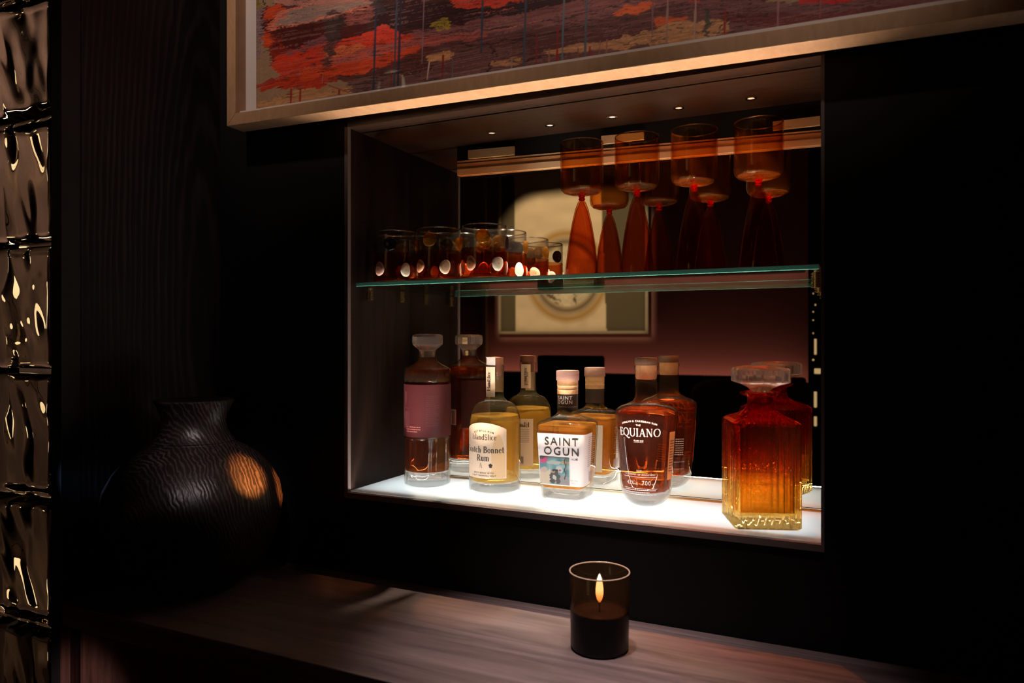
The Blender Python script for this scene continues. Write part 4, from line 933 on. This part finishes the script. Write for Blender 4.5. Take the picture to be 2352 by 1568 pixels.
t=np.clip(1-abs(rr_-71)/13,0,1)[:,None]*.95; c[:]=c*(1-t)+np.array((.12,.075,.03))*t
m=rr_<62; cc=np.array((.56,.46,.30))*(.55+.6*n1+.25*n2)[:,None]; c[m]=cc[m]
m=(rr_<62)&(n1+n2*.5<.55)&(ey>0)&(ex<20); c[m]=(.12,.08,.04)
m=(gx<1183+(gy-455)*0.012)|(gx>1392+(gy-700)*.04); c[m]=(.090,.068,.034)  # sides darkened in the colour to draw the edges of the light beam
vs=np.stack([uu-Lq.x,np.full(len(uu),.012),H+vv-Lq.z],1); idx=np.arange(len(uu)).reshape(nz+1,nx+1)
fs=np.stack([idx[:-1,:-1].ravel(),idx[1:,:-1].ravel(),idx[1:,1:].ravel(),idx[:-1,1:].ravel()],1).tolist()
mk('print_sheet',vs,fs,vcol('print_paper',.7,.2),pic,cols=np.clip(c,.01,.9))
qb('print_backing',xa+.01,xb-.01,zb+.01,zt-.01,-.008,.002,M['black'])
# sofa under the wall
zs=RZ(1600,862,YW-.45); dark=pbr('dark_upholstery',(.018,.014,.012),.85,bump=(120,.4))
so=empty('banquette',P(-1.6,RY(YW-.50),ZB),label='long dark upholstered banquette below the print, seen in the mirror',cat='sofa'); Ls=so.location
def sb(name,x0,x1,Yr0,Yr1,z0,z1,mat,bev=.02,par=so,L=None):
    L=L or Ls; return box(name,x0-L.x,x1-L.x,RY(Yr1)-1-L.y,RY(Yr0)-1-L.y,H+z0-L.z,H+z1-L.z,mat,parent=par,bev=bev,seg=3)
xs0,xs1=R(1110,YW),R(1850,YW-.45)
sb('backrest',xs0,xs1,YW-.50,YW-.36,-.95,zs,dark); sb('seat',xs0,xs1,YW-1.15,YW-.50,-.98,-.82,dark); sb('base',xs0+.05,xs1-.05,YW-1.1,YW-.4,ZB,-.98,M['black'],bev=0)
cushm=pbr('striped_cushion',(.10,.075,.05),.9,bump=(60,.5))
for i,(px,py) in enumerate(((1650,930),(1800,930),(1500,935))):
    Yq=YW-.62; x=R(px,Yq); z=RZ(px,py,Yq); w=.17
    vs=[];fs=[];n=16
    for j in range(n+1):
        f=PI*j/n
        for q in range(24):
            a=2*PI*q/24; k1=sqr(a,4); vs.append((w*math.sin(f)**.5*k1*math.cos(a),.07*math.cos(f),w*math.sin(f)**.5*k1*math.sin(a)))
    for j in range(n):
        for q in range(24): fs.append((j*24+q,j*24+(q+1)%24,(j+1)*24+(q+1)%24,(j+1)*24+q))
    o=mk('cushion',vs,fs,cushm,None,smooth=True,loc=P(x,RY(Yq),z)); o.rotation_euler=(0,.15*(i-1),0)
    tag(o,['olive striped cushion in the middle of the banquette, seen in the mirror','olive striped cushion nearest the decanter in the mirror','olive striped cushion left of the others on the banquette in the mirror'][i],'cushion','cushions on the banquette')
# chair in front
Yc=YW-1.7; ch=empty('lounge_chair',P(R(1310,Yc),RY(Yc),ZB),label='dark square-backed lounge chair in front of the banquette, seen in the mirror',cat='chair'); Lh=ch.location
def hb(name,x0,x1,Yr0,Yr1,z0,z1,mat=dark,bev=.015): return sb(name,x0,x1,Yr0,Yr1,z0,z1,mat,bev,ch,Lh)
a,b=R(1237,Yc),R(1384,Yc); zt2=RZ(1310,816,Yc)
hb('backrest',a,b,Yc-.03,Yc+.05,-.85,zt2); hb('seat',a,b,Yc-.5,Yc-.03,-.88,-.76)
for x in(a+.02,b-.04):
    for y in(Yc-.47,Yc-.0): hb('leg',x,x+.025,y,y+.025,ZB,-.88,M['black'],0)
# brass upright and slim screen, its gold glints put in as self-glowing bars
x=R(1111,YW-.06); o=wallbox('brass_upright',x-.02,x+.02,BACK+.001,BACK+.06,ZB,ZT,pbr('aged_brass',(.35,.26,.14),.4,metal=.6),bev=.003,label='tall aged brass wall upright left of the framed print in the mirror',cat='trim post')
Yk=YW-1.2; x=R(1861,Yk); cb=empty('drinks_cabinet',P(x+.35,RY(Yk),ZB),label='tall black cabinet with glowing gold bars at the mirror right edge',cat='cabinet'); Lk=cb.location
box('carcass',-.35,.35,-.2,.2,0,2.5,M['black'],cb)
gold=pbr('gold_glow',(.9,.6,.25),.3,emit=(1,.68,.32),es=.55)
for (px,py,w,h) in ((1873,796,5,36),(1878,852,14,12),(1873,917,6,36),(1873,967,6,22),(1873,700,3,4),(1868,716,3,3),(1868,735,3,3),(1868,765,3,3),(1868,826,4,4),(1868,674,3,3)):
    X=R(px,Yk-.2); Zq=RZ(px,py,Yk-.2); s=(Yk-.2)/F/1.08
    box('glow_bar',X-w*s/2-Lk.x,X+w*s/2-Lk.x,.2,.212,H+Zq-h*s/2-Lk.z,H+Zq+h*s/2-Lk.z,gold,cb,bev=.003)

# ---------------------------------------------------------------- light
def light(kind,name,loc,energy,col,size=.05,target=None,spot=60,blend=.5,sx=None,sy=None,spread=180):
    d=bpy.data.lights.new(name,kind); d.energy=energy; d.color=col
    if kind=='SPOT': d.spot_size=D(spot); d.spot_blend=blend; d.shadow_soft_size=size
    elif kind=='POINT': d.shadow_soft_size=size
    elif kind=='AREA': d.shape='RECTANGLE'; d.size=sx or size; d.size_y=sy or size; d.spread=D(spread)
    o=bpy.data.objects.new(name,d); COL.objects.link(o); o.location=loc
    if target is not None: o.rotation_euler=(Vector(target)-Vector(loc)).to_track_quat('-Z','Y').to_euler()
    return o
warm=(1,.80,.60)
for px in (1130,1263,1406,1559,1725):
    x=at(px,1.13); light('SPOT','niche_downlight',P(x,1.13,ZC-.004),19,warm,.004,P(x,1.150,ZF),50,.6)
light('AREA','floor_led_front',P((LX+RX)/2,1.020,ZF-.024),1.3,(.93,.97,1),target=P((LX+RX)/2,1.021,ZF),sx=.735,sy=.008)
light('AREA','floor_led_fill',P((LX+RX)/2,1.09,ZF-.035),1.1,(.93,.98,1),target=P((LX+RX)/2,1.091,ZF),sx=.73,sy=.16)
light('AREA','niche_front_uplight',P((LX+RX)/2,1.0085,ZF+.0015),0.75,(1,.80,.64),target=P((LX+RX)/2,.963,.37),sx=.735,sy=.0025,spread=26)
light('AREA','label_fill',P((LX+RX)/2,1.0115,ZF+.0015),0.55,(1,.90,.84),target=P((LX+RX)/2,1.06,.0),sx=.735,sy=.0025)  # unseen fill added to light the bottle labels from the front
light('AREA','niche_back_fill',P((LX+RX)/2,1.0145,ZF+.0015),1.0,(1,.80,.62),target=P((LX+RX)/2,1.19,.31),sx=.735,sy=.0025,spread=44)  # added fill that brightens the strips across the mirror top
# room spots
light('SPOT','counter_spot',P(-.34,.70,1.30),105,(1,.84,.80),.03,P(-.34,.85,ZCo),19,.95)
light('SPOT','counter_spot_rear',P(-.05,.60,1.30),42,(1,.84,.80),.03,P(-.20,.86,ZCo),20,.9)
for _x in (-.85,-.45,-.05): light('SPOT','painting_light',P(_x,.10,1.30),25,(1,.76,.62),.03,P(_x-.03,.95,.72),36,.7)
light('SPOT','side_panel_light',P(-.30,-.2,.9),9.5,(1,.8,.78),.04,P(-1.07,.86,.24),20,1.)
light('SPOT','vase_orange',P(-.20,.80,-.10),300,(1,.34,.08),.004,P(-.833,.834,-.208),6.8,.8)
light('SPOT','vase_rim_orange',P(-.3,.965,-.2),130,(1,.30,.07),.004,P(-.845,.912,-.24),7,.7)
light('SPOT','vase_top',P(-.35,.20,.42),24,(1,.82,.78),.02,P(-.868,.79,-.155),14,.95)
light('SPOT','vase_blue',P(-1.06,.40,-.12),14.0,(.35,.55,1),.01,P(-1.038,.76,-.225),13,.9)
light('SPOT','cabinet_edge_light',P(-.98,.15,-.42),6.0,(1,.72,.66),.02,P(-1.03,.70,-.56),24,.8)
light('POINT','candle_flame_light',P(cx,cy,ZCo+.080),.30,(1,.55,.22),.004)
# room seen in the mirror
light('AREA','cove_light',P((xs0+xs1)/2,RY(YW-.11),zs-.10),2.3,(1,.50,.40),target=P((xs0+xs1)/2,RY(YW+.05),zs+.3),sx=xs1-xs0,sy=.04)
_l=P((xa+xb)/2+.02,RY(YW-2.3),1.30); _t=.10
light('SPOT','print_spot',_l,220,(1,.80,.55),.006,P((xa+xb)/2+.02,RY(YW),.50),40,.3)
def _ap(x,z):
    c=P(x,RY(Yp),z); return _l+(c-_l)*_t
fp=empty('framing_projector',_l,label='small black ceiling projector with shutters aimed at the framed print',cat='lamp')
_a=_ap(xa-.005,zb-.01)-_l; _b=_ap(xb+.005,zb+1.12)-_l
for nm,(u0,u1,w0,w1) in {'a':(_a.x-.25,_a.x,_a.z-.25,_b.z+.25),'b':(_b.x,_b.x+.25,_a.z-.25,_b.z+.25),'c':(_a.x,_b.x,_b.z,_b.z+.25),'d':(_a.x,_b.x,_a.z-.25,_a.z)}.items():
    box('shutter',u0,u1,_a.y-.001,_a.y+.001,w0,min(w1,.045),M['black'],fp)

light('AREA','beyond_blocks',P(-2.0,1.25,1.2),4.8,(1,.82,.68),target=P(-2.0,1.75,0),sx=1.4,sy=.1)
w=bpy.data.worlds.new('w'); bpy.context.scene.world=w; w.use_nodes=True; w.node_tree.nodes['Background'].inputs[0].default_value=(.5,.55,.7,1); w.node_tree.nodes['Background'].inputs[1].default_value=.0

# ---------------------------------------------------------------- camera
cam=bpy.data.cameras.new('cam'); co=bpy.data.objects.new('camera',cam); COL.objects.link(co); co.location=P(0,0,0); co.rotation_euler=(PI/2,0,TH)
cam.sensor_width=36; cam.lens=F/2352*36; cam.shift_y=-6/2352; cam.clip_start=.02
cam.dof.use_dof=True; cam.dof.focus_distance=1.25; cam.dof.aperture_fstop=5.6
sc=bpy.context.scene; sc.camera=co
sc.view_settings.view_transform='Standard'; sc.view_settings.look='None'; sc.view_settings.gamma=1; sc.view_settings.use_curve_mapping=False; sc.view_settings.exposure=0
